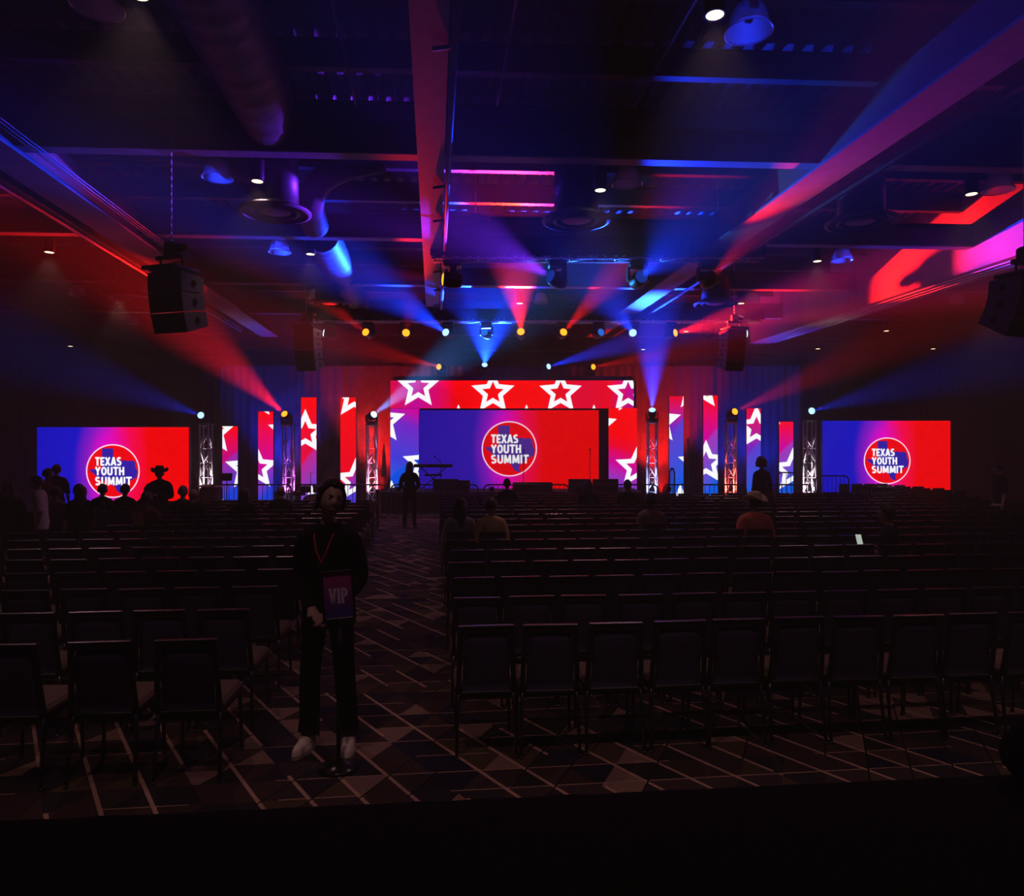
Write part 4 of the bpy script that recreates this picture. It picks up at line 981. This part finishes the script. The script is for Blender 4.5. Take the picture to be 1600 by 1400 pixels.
def regions(me, J, segs, rad):
    """for every vertex: the label of the nearest bone"""
    out = []; S = []
    for a, b, lab in segs:
        A, B = Vector(J[a]), Vector(J[b]); ra = rad[a] if not isinstance(rad[a], tuple) else max(rad[a]); rb = rad[b] if not isinstance(rad[b], tuple) else max(rad[b])
        S.append((A, B-A, max((B-A).length_squared, 1e-9), ra, rb, lab))
    for v in me.vertices:
        best = 9; lb = ''
        for A, D, L2, ra, rb, lab in S:
            t_ = max(0, min(1, (v.co-A).dot(D)/L2)); d = (v.co-A-D*t_).length/(ra+(rb-ra)*t_+.02)
            if d < best: best = d; lb = lab
        out.append(lb)
    return out
def garment(name, me, reg, want, off, mat, parent, cut=None, wrinkle=.004):
    """a layer of cloth over the body where want(label, co) holds"""
    keep = [want(reg[v.index], v.co) for v in me.vertices]; mp = {}; mb = MB(); vs = []; fs = []
    for p in me.polygons:
        if all(keep[i] for i in p.vertices):
            for i in p.vertices:
                if i not in mp:
                    v = me.vertices[i]; mp[i] = len(vs); o = off(v.co) if callable(off) else off
                    vs.append(v.co+v.normal*(o+wrinkle*noise.noise(v.co*14)))
            fs.append(tuple(mp[i] for i in p.vertices))
    if not fs: return None
    mb.add(vs, fs); return mb.obj(name, mat, parent, None, True)
def cowboy_hat(parent, c, rot, mat, s=1.0):
    mb = MB(); nu = 36; vs = []; fs = []
    prof = [(.175, 0), (.14, .0), (.105, .006), (.098, .015), (.094, .06), (.084, .10), (.055, .118), (.001, .112)]
    for (r, z) in prof:
        for j in range(nu):
            a = 2*PI*j/nu; x, y = r*math.cos(a)*.92, r*math.sin(a)*1.12
            zz = z
            if r > .11: zz += 9.0*max(0, abs(x)-.07)**2*(1 if r > .15 else .8)-1.6*max(0, abs(y)-.12)**2*3
            if z > .09: zz -= .022*math.exp(-(x/.022)**2)
            vs.append(Vector(c)+rot @ (Vector((x, y, zz))*s))
    n = len(prof)
    for i in range(n-1):
        for j in range(nu): fs.append((i*nu+j, i*nu+(j+1) % nu, (i+1)*nu+(j+1) % nu, (i+1)*nu+j))
    mb.add(vs, fs)
    o = mb.obj('cowboy_hat', mat, parent, None, True); sd = o.modifiers.new('thick', 'SOLIDIFY'); sd.thickness = .006; return o
def hair_mesh(parent, c, s, rot, kind, mat, J):
    mb = MB(); nu, nv = 30, 22; vs = []; fs = []
    if kind == 'bald': return None
    big = {'short': 1.07, 'long': 1.10, 'curly': 1.75, 'wavy': 1.13, 'bun': 1.08}[kind]
    for i in range(nv+1):
        th = PI*i/nv*(.62 if kind != 'curly' else .60)
        for j in range(nu):
            ph = 2*PI*j/nu; front = math.sin(ph) > .25
            t2 = th*(.70-.34*min(1, max(0, math.sin(ph)-.25)/.45) if front else 1)
            n_ = noise.noise(Vector((math.cos(ph)*3, math.sin(ph)*3, t2*4)))*(.16 if kind == 'curly' else .10 if kind == 'wavy' else .06)
            k = big+n_
            x, y, z = .078*math.sin(t2)*math.cos(ph)*k, .098*math.sin(t2)*math.sin(ph)*k-.004, .114*math.cos(t2)*k
            vs.append(Vector(c)+rot @ (Vector((x, y, z+.004))*s))
    for i in range(nv):
        for j in range(nu): fs.append((i*nu+j, i*nu+(j+1) % nu, (i+1)*nu+(j+1) % nu, (i+1)*nu+j))
    mb.add(vs, fs)
    if kind == 'long':
        ln = [(0, -.060, .05, .078), (0, -.075, -.05, .092), (0, -.085, -.15, .102), (0, -.10, -.26, .098), (0, -.105, -.36, .07), (0, -.10, -.42, .03)]; vs = []; fs = []; q = 16
        for x, y, z, r in ln:
            for j in range(q):
                a = 2*PI*j/q; vs.append(Vector(c)+Vector((0, 0, 0))+(rot if z > -.1 else rot) @ (Vector((r*math.cos(a)*(1+.05*math.sin(j*2.5)), y+r*.42*math.sin(a), z))*s))
        for i in range(len(ln)-1):
            for j in range(q): fs.append((i*q+j, (i+1)*q+j, (i+1)*q+(j+1) % q, i*q+(j+1) % q))
        mb.add(vs, fs+[tuple(range(q)), tuple(reversed(range((len(ln)-1)*q, len(ln)*q)))])
    if kind in ('wavy', 'curly'):
        hr = random.Random(5); base = mb.v[:]
        for q in range(150 if kind == 'wavy' else 90):
            v = Vector(hr.choice(base[nu:nu*(nv+1)])); r_ = hr.uniform(.009, .017)*s*(1 if kind == 'wavy' else 1.7)
            mb.ball(v+Vector((hr.uniform(-1, 1), hr.uniform(-1, 1), hr.uniform(-.6, 1)))*.006, (r_, r_*.8, r_*.7), 7, 5, Matrix.Rotation(hr.uniform(0, 3), 3, 'Z') @ Matrix.Rotation(hr.uniform(-.8, .8), 3, 'X'))
    o = mb.obj('hair', mat, parent, None, True); o.modifiers.new('thick', 'SOLIDIFY').thickness = .006; return o
def person(label, loc, face, h=1.72, sit=False, hair='short', hairm='hair', skin='skin_tan', top='cl_black', sleeves='long', legs='cl_black', shoes='cl_black', hat=None, hat_m='straw',
           arms=None, lean=0, headturn=(0, 0), build=1.0, voxel=.017, hips_z=None, cuff=None, legs_short=False, hem=.0, custom=None):
    s = h/1.75; t = thing('person', label, 'person', loc, face)
    J = {}; r = {}
    def put(k, co, ra): J[k] = Vector(co)*s; r[k] = tuple(q*s for q in ra) if isinstance(ra, tuple) else ra*s
    b = build
    if not sit:
        put('pelvis', (0, 0, .96), (.150*b, .105*b)); base = .96
    else: put('pelvis', (0, -.06, .555/s), (.155*b, .115*b)); base = .555/s
    lz = lambda z: (0, (z-.96)*lean+(-.06 if sit else 0), base+z-.96)
    put('waist', lz(1.12), (.128*b, .092*b)); put('chest', lz(1.30), (.150*b, .105*b)); put('collar', lz(1.43), (.105*b, .075*b)); put('neck', lz(1.50), .052)
    hy = lz(1.56)[1]; put('skull', (0, hy+.012, base+.60+.02), .05)
    arms = arms or {}
    for sx, nm in ((-1, 'l'), (1, 'r')):
        a = arms.get(nm, 'down'); sh = Vector((sx*.165*b, lz(1.405)[1]-.005, base+1.405-.96))
        if a == 'down': el, wr = sh+Vector((sx*.055, -.03, -.28)), sh+Vector((sx*.07, .03, -.53))
        elif a == 'front': el, wr = sh+Vector((sx*.085, -.02, -.27)), sh+Vector((-sx*.10, .13, -.40))
        elif a == 'clasp': el, wr = sh+Vector((sx*.045, -.05, -.28)), sh+Vector((-sx*.09, .125, -.44))
        elif a == 'fold': el, wr = sh+Vector((sx*.075, .02, -.27)), sh+Vector((-sx*.15, .20, -.21))
        elif a == 'lap': el, wr = sh+Vector((sx*.06, .02, -.27)), sh+Vector((-sx*.06, .23, -.36))
        elif a == 'phone': el, wr = sh+Vector((sx*.05, .05, -.26)), sh+Vector((-sx*.07, .25, -.18))
        elif a == 'reach': el, wr = sh+Vector((sx*.06, .10, -.26)), sh+Vector((sx*.04, .33, -.30))
        else: el, wr = Vector(a[0])/1, Vector(a[1])/1
        put('shoulder_'+nm, sh, .062*b); put('elbow_'+nm, el, .043*b); put('wrist_'+nm, wr, .029)
        d = (wr-el).normalized(); d2 = (d+Vector((-sx*.35, .1, -.25)) if a in ('front', 'clasp', 'lap') else d+Vector((0, .15, -.2))).normalized()
        side = d2.cross(Vector((0, 0, 1))); side = side.normalized() if side.length > .1 else Vector((0, 1, 0))
        if a == 'down': side = Vector((0, 1, 0))
        palm = wr+d2*.055; put('palm_'+nm, palm, (.034, .022))
        for q, (o_, L1) in enumerate(((-.028, .062), (-.010, .074), (.010, .070), (.027, .056))):
            k1 = palm+d2*.035+side*o_; put('knuckle%d_%s' % (q, nm), k1, .0105); k2 = k1+(d2+Vector((-sx*.25, .0, -.2))).normalized()*L1*.6; put('fing%d_%s' % (q, nm), k2, .0092)
            k3 = k2+(d2+Vector((-sx*.6, .0, -.5))).normalized()*L1*.5; put('tip%d_%s' % (q, nm), k3, .0075)
        put('thumb0_'+nm, wr+d2*.035+side*.038, .013); put('thumb1_'+nm, wr+d2*.07+side*.056, .010)
        hp = Vector((sx*.088*b, J['pelvis'].y/s, base-.05))
        put('hip_'+nm, hp, .088*b)
        if not sit:
            sp = .02 if custom is None else custom.get('spread', .02)
            put('knee_'+nm, (sx*(.095+sp), .02, .50), .058*b); put('ankle_'+nm, (sx*(.10+sp*1.6), -.02, .085), .040); put('heel_'+nm, (sx*(.10+sp*1.6), -.05, .035), .034); put('toe_'+nm, (sx*(.125+sp*1.6), .135, .030), .030)
        else:
            put('knee_'+nm, (sx*.115, .37, .52/s), .066*b); put('ankle_'+nm, (sx*.12, .36, .09/s), .042); put('heel_'+nm, (sx*.12, .33, .035/s), .034); put('toe_'+nm, (sx*.13, .50, .03/s), .030)
    E = [('pelvis', 'waist'), ('waist', 'chest'), ('chest', 'collar'), ('collar', 'neck'), ('neck', 'skull')]; segs = [('pelvis', 'waist', 'torso'), ('waist', 'chest', 'torso'), ('chest', 'collar', 'torso'), ('collar', 'neck', 'neck'), ('neck', 'skull', 'head')]
    for nm in 'lr':
        E += [('collar', 'shoulder_'+nm), ('shoulder_'+nm, 'elbow_'+nm), ('elbow_'+nm, 'wrist_'+nm), ('wrist_'+nm, 'palm_'+nm), ('wrist_'+nm, 'thumb0_'+nm), ('thumb0_'+nm, 'thumb1_'+nm), ('pelvis', 'hip_'+nm), ('hip_'+nm, 'knee_'+nm), ('knee_'+nm, 'ankle_'+nm), ('ankle_'+nm, 'heel_'+nm), ('ankle_'+nm, 'toe_'+nm)]
        segs += [('chest', 'shoulder_'+nm, 'torso'), ('collar', 'shoulder_'+nm, 'torso'), ('shoulder_'+nm, 'elbow_'+nm, 'uparm'), ('elbow_'+nm, 'wrist_'+nm, 'forearm'), ('wrist_'+nm, 'palm_'+nm, 'hand'), ('thumb0_'+nm, 'thumb1_'+nm, 'hand'), ('pelvis', 'hip_'+nm, 'hips'), ('hip_'+nm, 'knee_'+nm, 'thigh'), ('knee_'+nm, 'ankle_'+nm, 'shin'), ('ankle_'+nm, 'toe_'+nm, 'foot'), ('heel_'+nm, 'toe_'+nm, 'foot')]
        for q in range(4):
            E += [('palm_'+nm, 'knuckle%d_%s' % (q, nm)), ('knuckle%d_%s' % (q, nm), 'fing%d_%s' % (q, nm)), ('fing%d_%s' % (q, nm), 'tip%d_%s' % (q, nm))]; segs += [('knuckle%d_%s' % (q, nm), 'tip%d_%s' % (q, nm), 'hand')]
    rot = Matrix.Rotation(headturn[0], 3, 'Z') @ Matrix.Rotation(headturn[1], 3, 'X') @ (Matrix.Rotation(headturn[2], 3, 'Y') if len(headturn) > 2 else Matrix.Identity(3))
    hc = Vector((0, hy+.03, base+.685))*s+(Vector(custom['headshift']) if custom and 'headshift' in custom else Vector())
    me = hull('body', J, E, r, [(hc, s*1.02, rot)], voxel); me.materials.clear(); me.materials.append(M[skin])
    body = link('body', me, t); reg = regions(me, J, segs, r)
    # anything well inside the head ball counts as head
    for v in me.vertices:
        if (v.co-hc).length < .125*s: reg[v.index] = 'head'
    arm = {'long': ('uparm', 'forearm'), 'short': ('uparm',), 'none': ()}[sleeves]
    legset = ('hips', 'thigh', 'shin') if not legs_short else ('hips', 'thigh')
    garment('trousers', me, reg, lambda l, c: l in legset or (l == 'torso' and c.z < (base+.06)*s), lambda c: .010*s+(.006 if cuff is None else cuff)*max(0, (base-c.z/s-.3)), M[legs], t)
    ch = J['waist'].z
    garment('shirt', me, reg, lambda l, c: l in arm or (l in ('torso', 'hips') and c.z > (base-.06-hem)*s) or (l == 'neck' and c.z < J['collar'].z+.012*s) or (l == 'thigh' and not sit and c.z > (base-.06-hem)*s), lambda c: .018*s+.02*max(0, (ch-c.z)), M[top], t)
    garment('shoes', me, reg, lambda l, c: l == 'foot' and c.z < .115*s, .008, M[shoes], t)
    if hat == 'cowboy':
        hair_mesh(t, hc, s, rot, 'short', M[hairm], J); cowboy_hat(t, hc+rot @ Vector((0, -.01, .062*s)), rot, M[hat_m], s*1.02)
    else:
        hair_mesh(t, hc, s*1.02, rot, hair, M[hairm], J)
        if hat == 'cap':
            mb = MB().lathe([(.090*s, .02), (.088*s, .06), (.07*s, .10), (.03*s, .125), (.001, .13)], 20, Matrix.Translation(hc) @ rot.to_4x4()); mb.box(hc+rot @ Vector((0, .12*s, .03*s)), (.13*s, .10*s, .01), rot); mb.obj('cap', M[hat_m], t, None, True)
    return t, J, hc, rot, s, me, reg
def stand(px, Y): p = W(px, 0, Y); p.z = 0; return p
def seat_at(px, Y):
    """nearest chair to that place: position and facing"""
    q = stand(px, Y); return min(chair_pos, key=lambda c: (c[0]-q).length)
used = set()
def sitter(label, px, Y, **kw):
    best = sorted(chair_pos, key=lambda c: (c[0]-stand(px, Y)).length)
    for c in best:
        k = (c[2], c[3], c[4])
        if k not in used: used.add(k); break
    turn = kw.pop('turn', 0)
    return person(label, c[0], c[1]+turn, sit=True, **kw)
# aisle and standing people
person('woman with long dark hair standing in the aisle, seen from behind', stand(640, 17.9), 0, 1.68, hair='long', arms={'l': 'front', 'r': 'front'}, top='cl_black', legs='cl_black', hem=.08)
person('curly haired person standing behind the straw cowboy hat', stand(1190, 18.4), .1, 1.72, hair='curly', top='cl_navy')
person('man in dark suit and cowboy hat standing before the left screen', stand(250, 14.2), PI, 1.63, hat='cowboy', hat_m='hatdark', arms={'l': 'fold', 'r': 'fold'}, hem=.16, build=1.12)
person('person in cap, dark top and pale shorts standing far right', stand(1561, 14.5), 1.3, 1.74, hat='cap', hat_m='hatdark', top='cl_black', legs='cl_white', sleeves='short', legs_short=True, skin='skin')
person('man in white short sleeved shirt standing at far left', stand(66, 11.6), 2.1, 1.57, sleeves='short', top='cl_white', legs='cl_navy', lean=.10, build=1.1, hem=.1, headturn=(.2, -.2))
person('girl with very long dark hair standing near the left aisle', stand(124, 10.9), .9, 1.47, hair='long', sleeves='short', top='cl_black', legs='cl_navy', skin='skin', hem=.05)
person('tall man silhouetted against the blue of the left screen', stand(88, 15.0), .4, 1.68, sleeves='short', top='cl_black')
person('shorter person beside the tall man before the left screen', stand(73, 14.6), -1.2, 1.60, hair='wavy', top='cl_maroon')
person('person with dark braids standing at the left picture edge', stand(13, 10.6), 1.0, 1.55, hair='long', top='cl_black', skin='skin_dark', arms={'l': 'reach', 'r': 'down'})
# seated people
sitter('woman with long brown hair and grey jacket seated by the aisle', 709, 9.75, hair='long', hairm='hair_brown', top='cl_grey', skin='skin', h=1.72, headturn=(-.15, 0))
sitter('man in tan shirt seated beside the grey jacket woman', 752, 9.75, top='cl_tan', sleeves='short', h=1.70, headturn=(-.3, -.1))
sitter('man in straw cowboy hat and orange shirt seated on the right', 1197, 10.2, hat='cowboy', top='cl_orange', sleeves='short', h=1.74, build=1.15, headturn=(.7, 0))
pm = sitter('man looking at a lit phone, seated on the right', 1350, 9.1, top='cl_navy', sleeves='short', h=1.72, arms={'l': 'phone', 'r': 'phone'}, headturn=(.5, -.4), turn=.8)
sitter('person in flowered shirt seated before the right tower', 1023, 11.3, top='cl_floral', sleeves='short', h=1.70, skin='skin_dark')
sitter('person seated in a front row below the screen logo', 781, 15.8, top='cl_black')
sitter('person with long hair seated in a front row below the red screen', 908, 15.6, hair='long', top='cl_black')
sitter('person with grey hair seated in front of the right wing screen', 968, 15.6, hair='short', hairm='hair_grey', top='cl_black')
for px, Y, hr, tp, lab in ((146, 13.6, 'long', 'cl_maroon', 'long haired person seated just right of the standing girl'), (162, 14.2, 'short', 'cl_black', 'person seated under the left screen logo, left of a pair'),
                           (174, 14.3, 'short', 'cl_black', 'person seated under the left screen logo, right of a pair'), (197, 14.0, 'long', 'cl_black', 'long haired person seated right under the left screen logo'),
                           (244, 12.0, 'short', 'cl_maroon', 'person in dark red seated before the cowboy hatted man'), (283, 13.4, 'short', 'cl_black', 'broad person seated at the right edge of the left screen'),
                           (322, 12.6, 'bald', 'cl_black', 'bald person seated below the leftmost truss tower'), (365, 12.4, 'long', 'cl_black', 'long haired person seated below the leftmost screen column'),
                           (421, 13.2, 'bald', 'cl_black', 'bald man seated below the second screen column'), (32, 10.9, 'long', 'cl_lilac', 'person in lilac top seated at far left'), (98, 13.0, 'short', 'cl_grey', 'person in grey seated behind the white shirted man')):
    sitter(lab, px, Y, hair=hr, top=tp, sleeves='long' if tp != 'cl_lilac' else 'short', legs='cl_lilac' if tp == 'cl_lilac' else 'cl_black', h=1.68, hairm='hair_grey' if px == 283 else 'hair', arms={'l': 'lap', 'r': 'lap'})
ph = thing('phone', 'lit phone in the hands of the man seated on the right', 'phone', pm[0].matrix_basis @ (pm[1]['palm_l'].lerp(pm[1]['palm_r'], .5)+Vector((0, .05, .06))), pm[0].rotation_euler.z-.95)
MB().bbox((0, 0, 0), (.078, .009, .155), .004, Matrix.Rotation(-.5, 3, 'X')).obj('case', M['black'], ph); MB().box(Matrix.Rotation(-.5, 3, 'X') @ Vector((0, -.0055, 0)), (.070, .001, .145), Matrix.Rotation(-.5, 3, 'X')).obj('screen', M['phone'], ph)

# ------------------------------------------------------------------ the man in front
mp = stand(513, 4.78); mp.x = (513-800)/F*4.78
man = person('man in black with white trainers standing behind the VIP sign', mp, PI-.06, 1.79, hair='wavy', skin='skin', top='cl_black', legs='cl_black', shoes='shoe', voxel=.0095,
             arms={'l': 'clasp', 'r': 'clasp'}, headturn=(.55, .06, -.16), custom={'spread': .022, 'headshift': (-.035, .015, .012)}, cuff=.035, hem=.06, build=.97)
mt_, mJ, mhc, mrot, ms, mme, mreg = man
for sx in (-1, 1):
    ey = MB().ball(mhc+mrot @ Vector((sx*.031, .0765, .012)), (.0125, .0115, .0085), 12, 8, mrot).obj('eye', M['eye'], mt_)
    MB().ball(mhc+mrot @ Vector((sx*.031, .0865, .0115)), (.0056, .003, .0056), 10, 8, mrot).obj('iris', M['hair'], ey)
    MB().tube([mhc+mrot @ Vector((sx*(.016+.03*q/4), .097-.010*(q/4)**2, .030+.005*math.sin(PI*q/4))) for q in range(5)], [.003, .0045, .0045, .004, .002], 6).obj('eyebrow', M['hair'], mt_)
    ft_ = mJ['toe_'+('l' if sx < 0 else 'r')]; an = mJ['ankle_'+('l' if sx < 0 else 'r')]; dr = Vector((ft_.x-an.x, ft_.y-an.y, 0)).normalized(); sd_ = Vector((-dr.y, dr.x, 0)); hl = Vector((an.x, an.y, 0))-dr*.07
    out = []
    for q in range(20):
        a = 2*PI*q/20; lx = math.cos(a)*.148; wy = math.sin(a)*(.048 if lx > 0 else .040); out.append(hl+dr*(.135+lx)+sd_*wy)
    mb = MB(); mb.add([v+Vector((0, 0, z)) for z in (.003, .03) for v in out], [tuple(reversed(range(20))), tuple(range(20, 40))]+[(q, (q+1) % 20, 20+(q+1) % 20, 20+q) for q in range(20)])
    mb.obj('trainer_sole', M['sole'], mt_)
    mb = MB(); vs = []; fs = []
    lev = [(.028, .99, .99, 0), (.055, .97, .95, 0), (.075, .84, .82, -.012), (.095, .62, .72, -.045), (.115, .42, .66, -.075)]
    for z, kx, ky, sh_ in lev:
        for q in range(20):
            a = 2*PI*q/20; lx = math.cos(a)*.145*kx+sh_*1.0; wy = math.sin(a)*(.047 if lx > 0 else .040)*ky; vs.append(hl+dr*(.135+lx)+sd_*wy+Vector((0, 0, z)))
    for i in range(4):
        for q in range(20): fs.append((i*20+q, i*20+(q+1) % 20, (i+1)*20+(q+1) % 20, (i+1)*20+q))
    mb.add(vs, fs+[tuple(range(80, 100))]).obj('trainer_upper', M['shoe'], mt_, None, True)
    lc = MB()
    for q in range(4):
        c0 = hl+dr*(.135+.035-.028*q)+Vector((0, 0, .078+.012*q)); lc.tube([c0-sd_*.022, c0+Vector((0, 0, .007)), c0+dr*.012+sd_*.022], .0028, 5)
    lc.obj('laces', M['cl_white'], mt_)
MB().tube([mhc+mrot @ Vector((x*.024, .0965-.010*x*x, -.0575-.0025*abs(x))) for x in (-1, -.5, 0, .5, 1)], [.002, .0045, .0055, .0045, .002], 8).obj('lips', M['lips'], mt_, None, True)
# lanyard ribbon in a V on the chest
cz = mJ['collar']; ly = .135
mb = MB()
for sx in (-1, 1): mb.tube([cz+Vector((sx*.07, .03, .055)), cz+Vector((sx*.062, .105, .0)), cz+Vector((sx*.035, .142, -.09)), cz+Vector((0, .150, -.17))], .006, 6)
mb.obj('lanyard', M['red'], mt_)
MB().bbox(cz+Vector((.0, .155, -.215)), (.06, .006, .09), .002).obj('badge', M['cl_navy'], mt_)

# ------------------------------------------------------------------ signs and posts
def sign_post(name, label, px, Y, pole_top, wd, ht, cz_, rz, tilt, card, txt, txtm, roll=0, fw=.016):
    t = thing(name, label, 'sign', stand(px, Y), rz)
    MB().lathe([(.125, 0), (.128, .008), (.12, .02), (.05, .034), (.022, .05)], 32).obj('base', M['signblack'], t, None, True)
    MB().tube([(0, 0, .04), (0, 0, pole_top)], .014, 10).obj('pole', M['signblack'], t, None, True)
    mt = Matrix.Translation((0, -.03, cz_)) @ Matrix.Rotation(roll, 4, 'Y') @ Matrix.Rotation(tilt, 4, 'X')
    fr = MB()
    for sx in (-1, 1): fr.bbox((sx*(wd/2-fw/2), 0, 0), (fw, .024, ht), .003)
    for sz in (-1, 1): fr.bbox((0, 0, sz*(ht/2-fw/2)), (wd-2*fw, .024, fw), .003)
    fr.box((0, .008, 0), (wd-.004, .006, ht-.004)); fr.obj('sign_frame', M['signblack'], t, mt)
    MB().box((0, 0, 0), (wd-2*fw, .004, ht-2*fw)).obj('poster', card, t, mt)
    mb = MB(); word(mb, txt, -wd*.27, -ht*.17, ht*.32, wd*.54, -.0045, (1, 1, 1), .17, .14); mb.c = []
    mb.obj('lettering', txtm, t, mt)
    return t
M['signblack'] = principled('gloss_black_metal', (.012, .012, .013), .22, .3, .2, 20)
M['tanprint'] = principled('sign_print', (.75, .6, .35), .8)
sign_post('sign_stand', 'black sign stand with a purple VIP poster in front of the standing man', 529, 4.50, 1.0, .205, .315, 1.115, .18, 0, M['poster'], 'VIP', M['white'], R(-3.5))
t2 = sign_post('sign_stand', 'black post with a small tan VIP sign beside the left chair block', 583, 15.7, .82, .20, .25, .74, .0, 0, M['signtan'], 'VIP', M['tanprint'], 0, .012)
def stanchion(label, px, Y, h=.95, belt=None):
    t = thing('stanchion', label, 'barrier post', stand(px, Y), 0, 'belt stanchions')
    MB().lathe([(.17, 0), (.17, .015), (.06, .04), (.03, .05)], 24).obj('base', M['signblack'], t, None, True); MB().tube([(0, 0, .04), (0, 0, h)], .032, 12).obj('post', M['signblack'], t, None, True)
    MB().lathe([(.036, h-.1), (.042, h-.08), (.042, h), (.03, h+.02)], 16).obj('belt_head', M['black'], t, None, True)
    if belt is not None:
        b = Vector(belt)-t.location; n = 10; vs = []; fs = []
        for i in range(n+1):
            q = Vector((0, 0, h-.05)).lerp(b, i/n); q.z -= .10*math.sin(PI*i/n)
            vs += [q+Vector((0, 0, .024)), q-Vector((0, 0, .024))]
        for i in range(n): fs.append((2*i, 2*i+1, 2*i+3, 2*i+2))
        bo = MB().add(vs, fs).obj('belt', M['cl_navy'], t); bo.modifiers.new('thick', 'SOLIDIFY').thickness = .003
    return t
stanchion('black belt stanchion behind the small tan VIP sign', 590, 17.6, 1.0)
pA, pB = stand(228, 13.0), stand(160, 13.3)
stanchion('belt stanchion among the seated people under the left screen', 228, 13.0, 1.1, (pB.x, pB.y, .95))
stanchion('belt stanchion hidden among the people left of the tan card', 160, 13.3, 1.0)
sc_ = sorted(chair_pos, key=lambda c: (c[0]-stand(182, 12.0)).length)[0]
cd = tag(MB().bbox((0, 0, .10), (.17, .006, .2), .002, Matrix.Rotation(.12, 3, 'X')).obj('reserved_card', M['signtan'], None, Matrix.Translation(sc_[0]+Vector((0, -.30, .80))) @ Matrix.Rotation(sc_[1], 4, 'Z')), 'tan card hung on a chair back in the left block', 'card')

# ------------------------------------------------------------------ black covered desk at the very front
e0, e1 = Vector((-2.6, 1.90, 0)), Vector((2.8, 2.40, 0)); u = (e1-e0).normalized(); nrm = Vector((u.y, -u.x, 0)); L = (e1-e0).length
ds = thing('booth_desk', 'long desk under a black cloth along the bottom of the view', 'desk', (e0+e1)/2, math.atan2(u.y, u.x))
MB().box((0, -.42, .955), (L, .8, .03)).obj('tabletop', M['black'], ds)
for sx in (-1, 0, 1):
    for y in (-.1, -.72): MB().box((sx*L*.46, y, .47), (.05, .05, .94)).obj('leg', M['blackmetal'], ds)
mb = MB(); n = 130; vs = []; fs = []
prof = [(-.83, .55), (-.83, .975), (-.80, .992), (-.02, .995), (.005, .985), (.012, .95), (.02, .5), (.03, .02)]
for i in range(n+1):
    x = -L/2-.01+(L+.02)*i/n
    for k, (y, z) in enumerate(prof):
        wv = .022*math.sin(i*.9)*(k-4)/3 if k > 4 else 0
        vs.append((x, y+wv, z+(.004*noise.noise(Vector((x*9, y*5, 0))) if 0 < k < 6 else 0)))
m_ = len(prof)
for i in range(n):
    for k in range(m_-1): fs.append((i*m_+k, (i+1)*m_+k, (i+1)*m_+k+1, i*m_+k+1))
mb.add(vs, fs).obj('cloth', M['cloth'], ds, None, True)
bag = tag(MB().ball((0, 0, .12), (.22, .15, .13), 16, 10).ball((.06, .02, .2), (.1, .08, .06), 12, 8).obj('bag', M['cloth'], None, Vector((1.72, 2.14, .99)), True), 'black soft bag on the desk at the lower right corner', 'bag')
print('chairs', len(spots), 'tris', sum(len(o.data.loops)-2*len(o.data.polygons) for o in bpy.data.objects if o.type == 'MESH'))
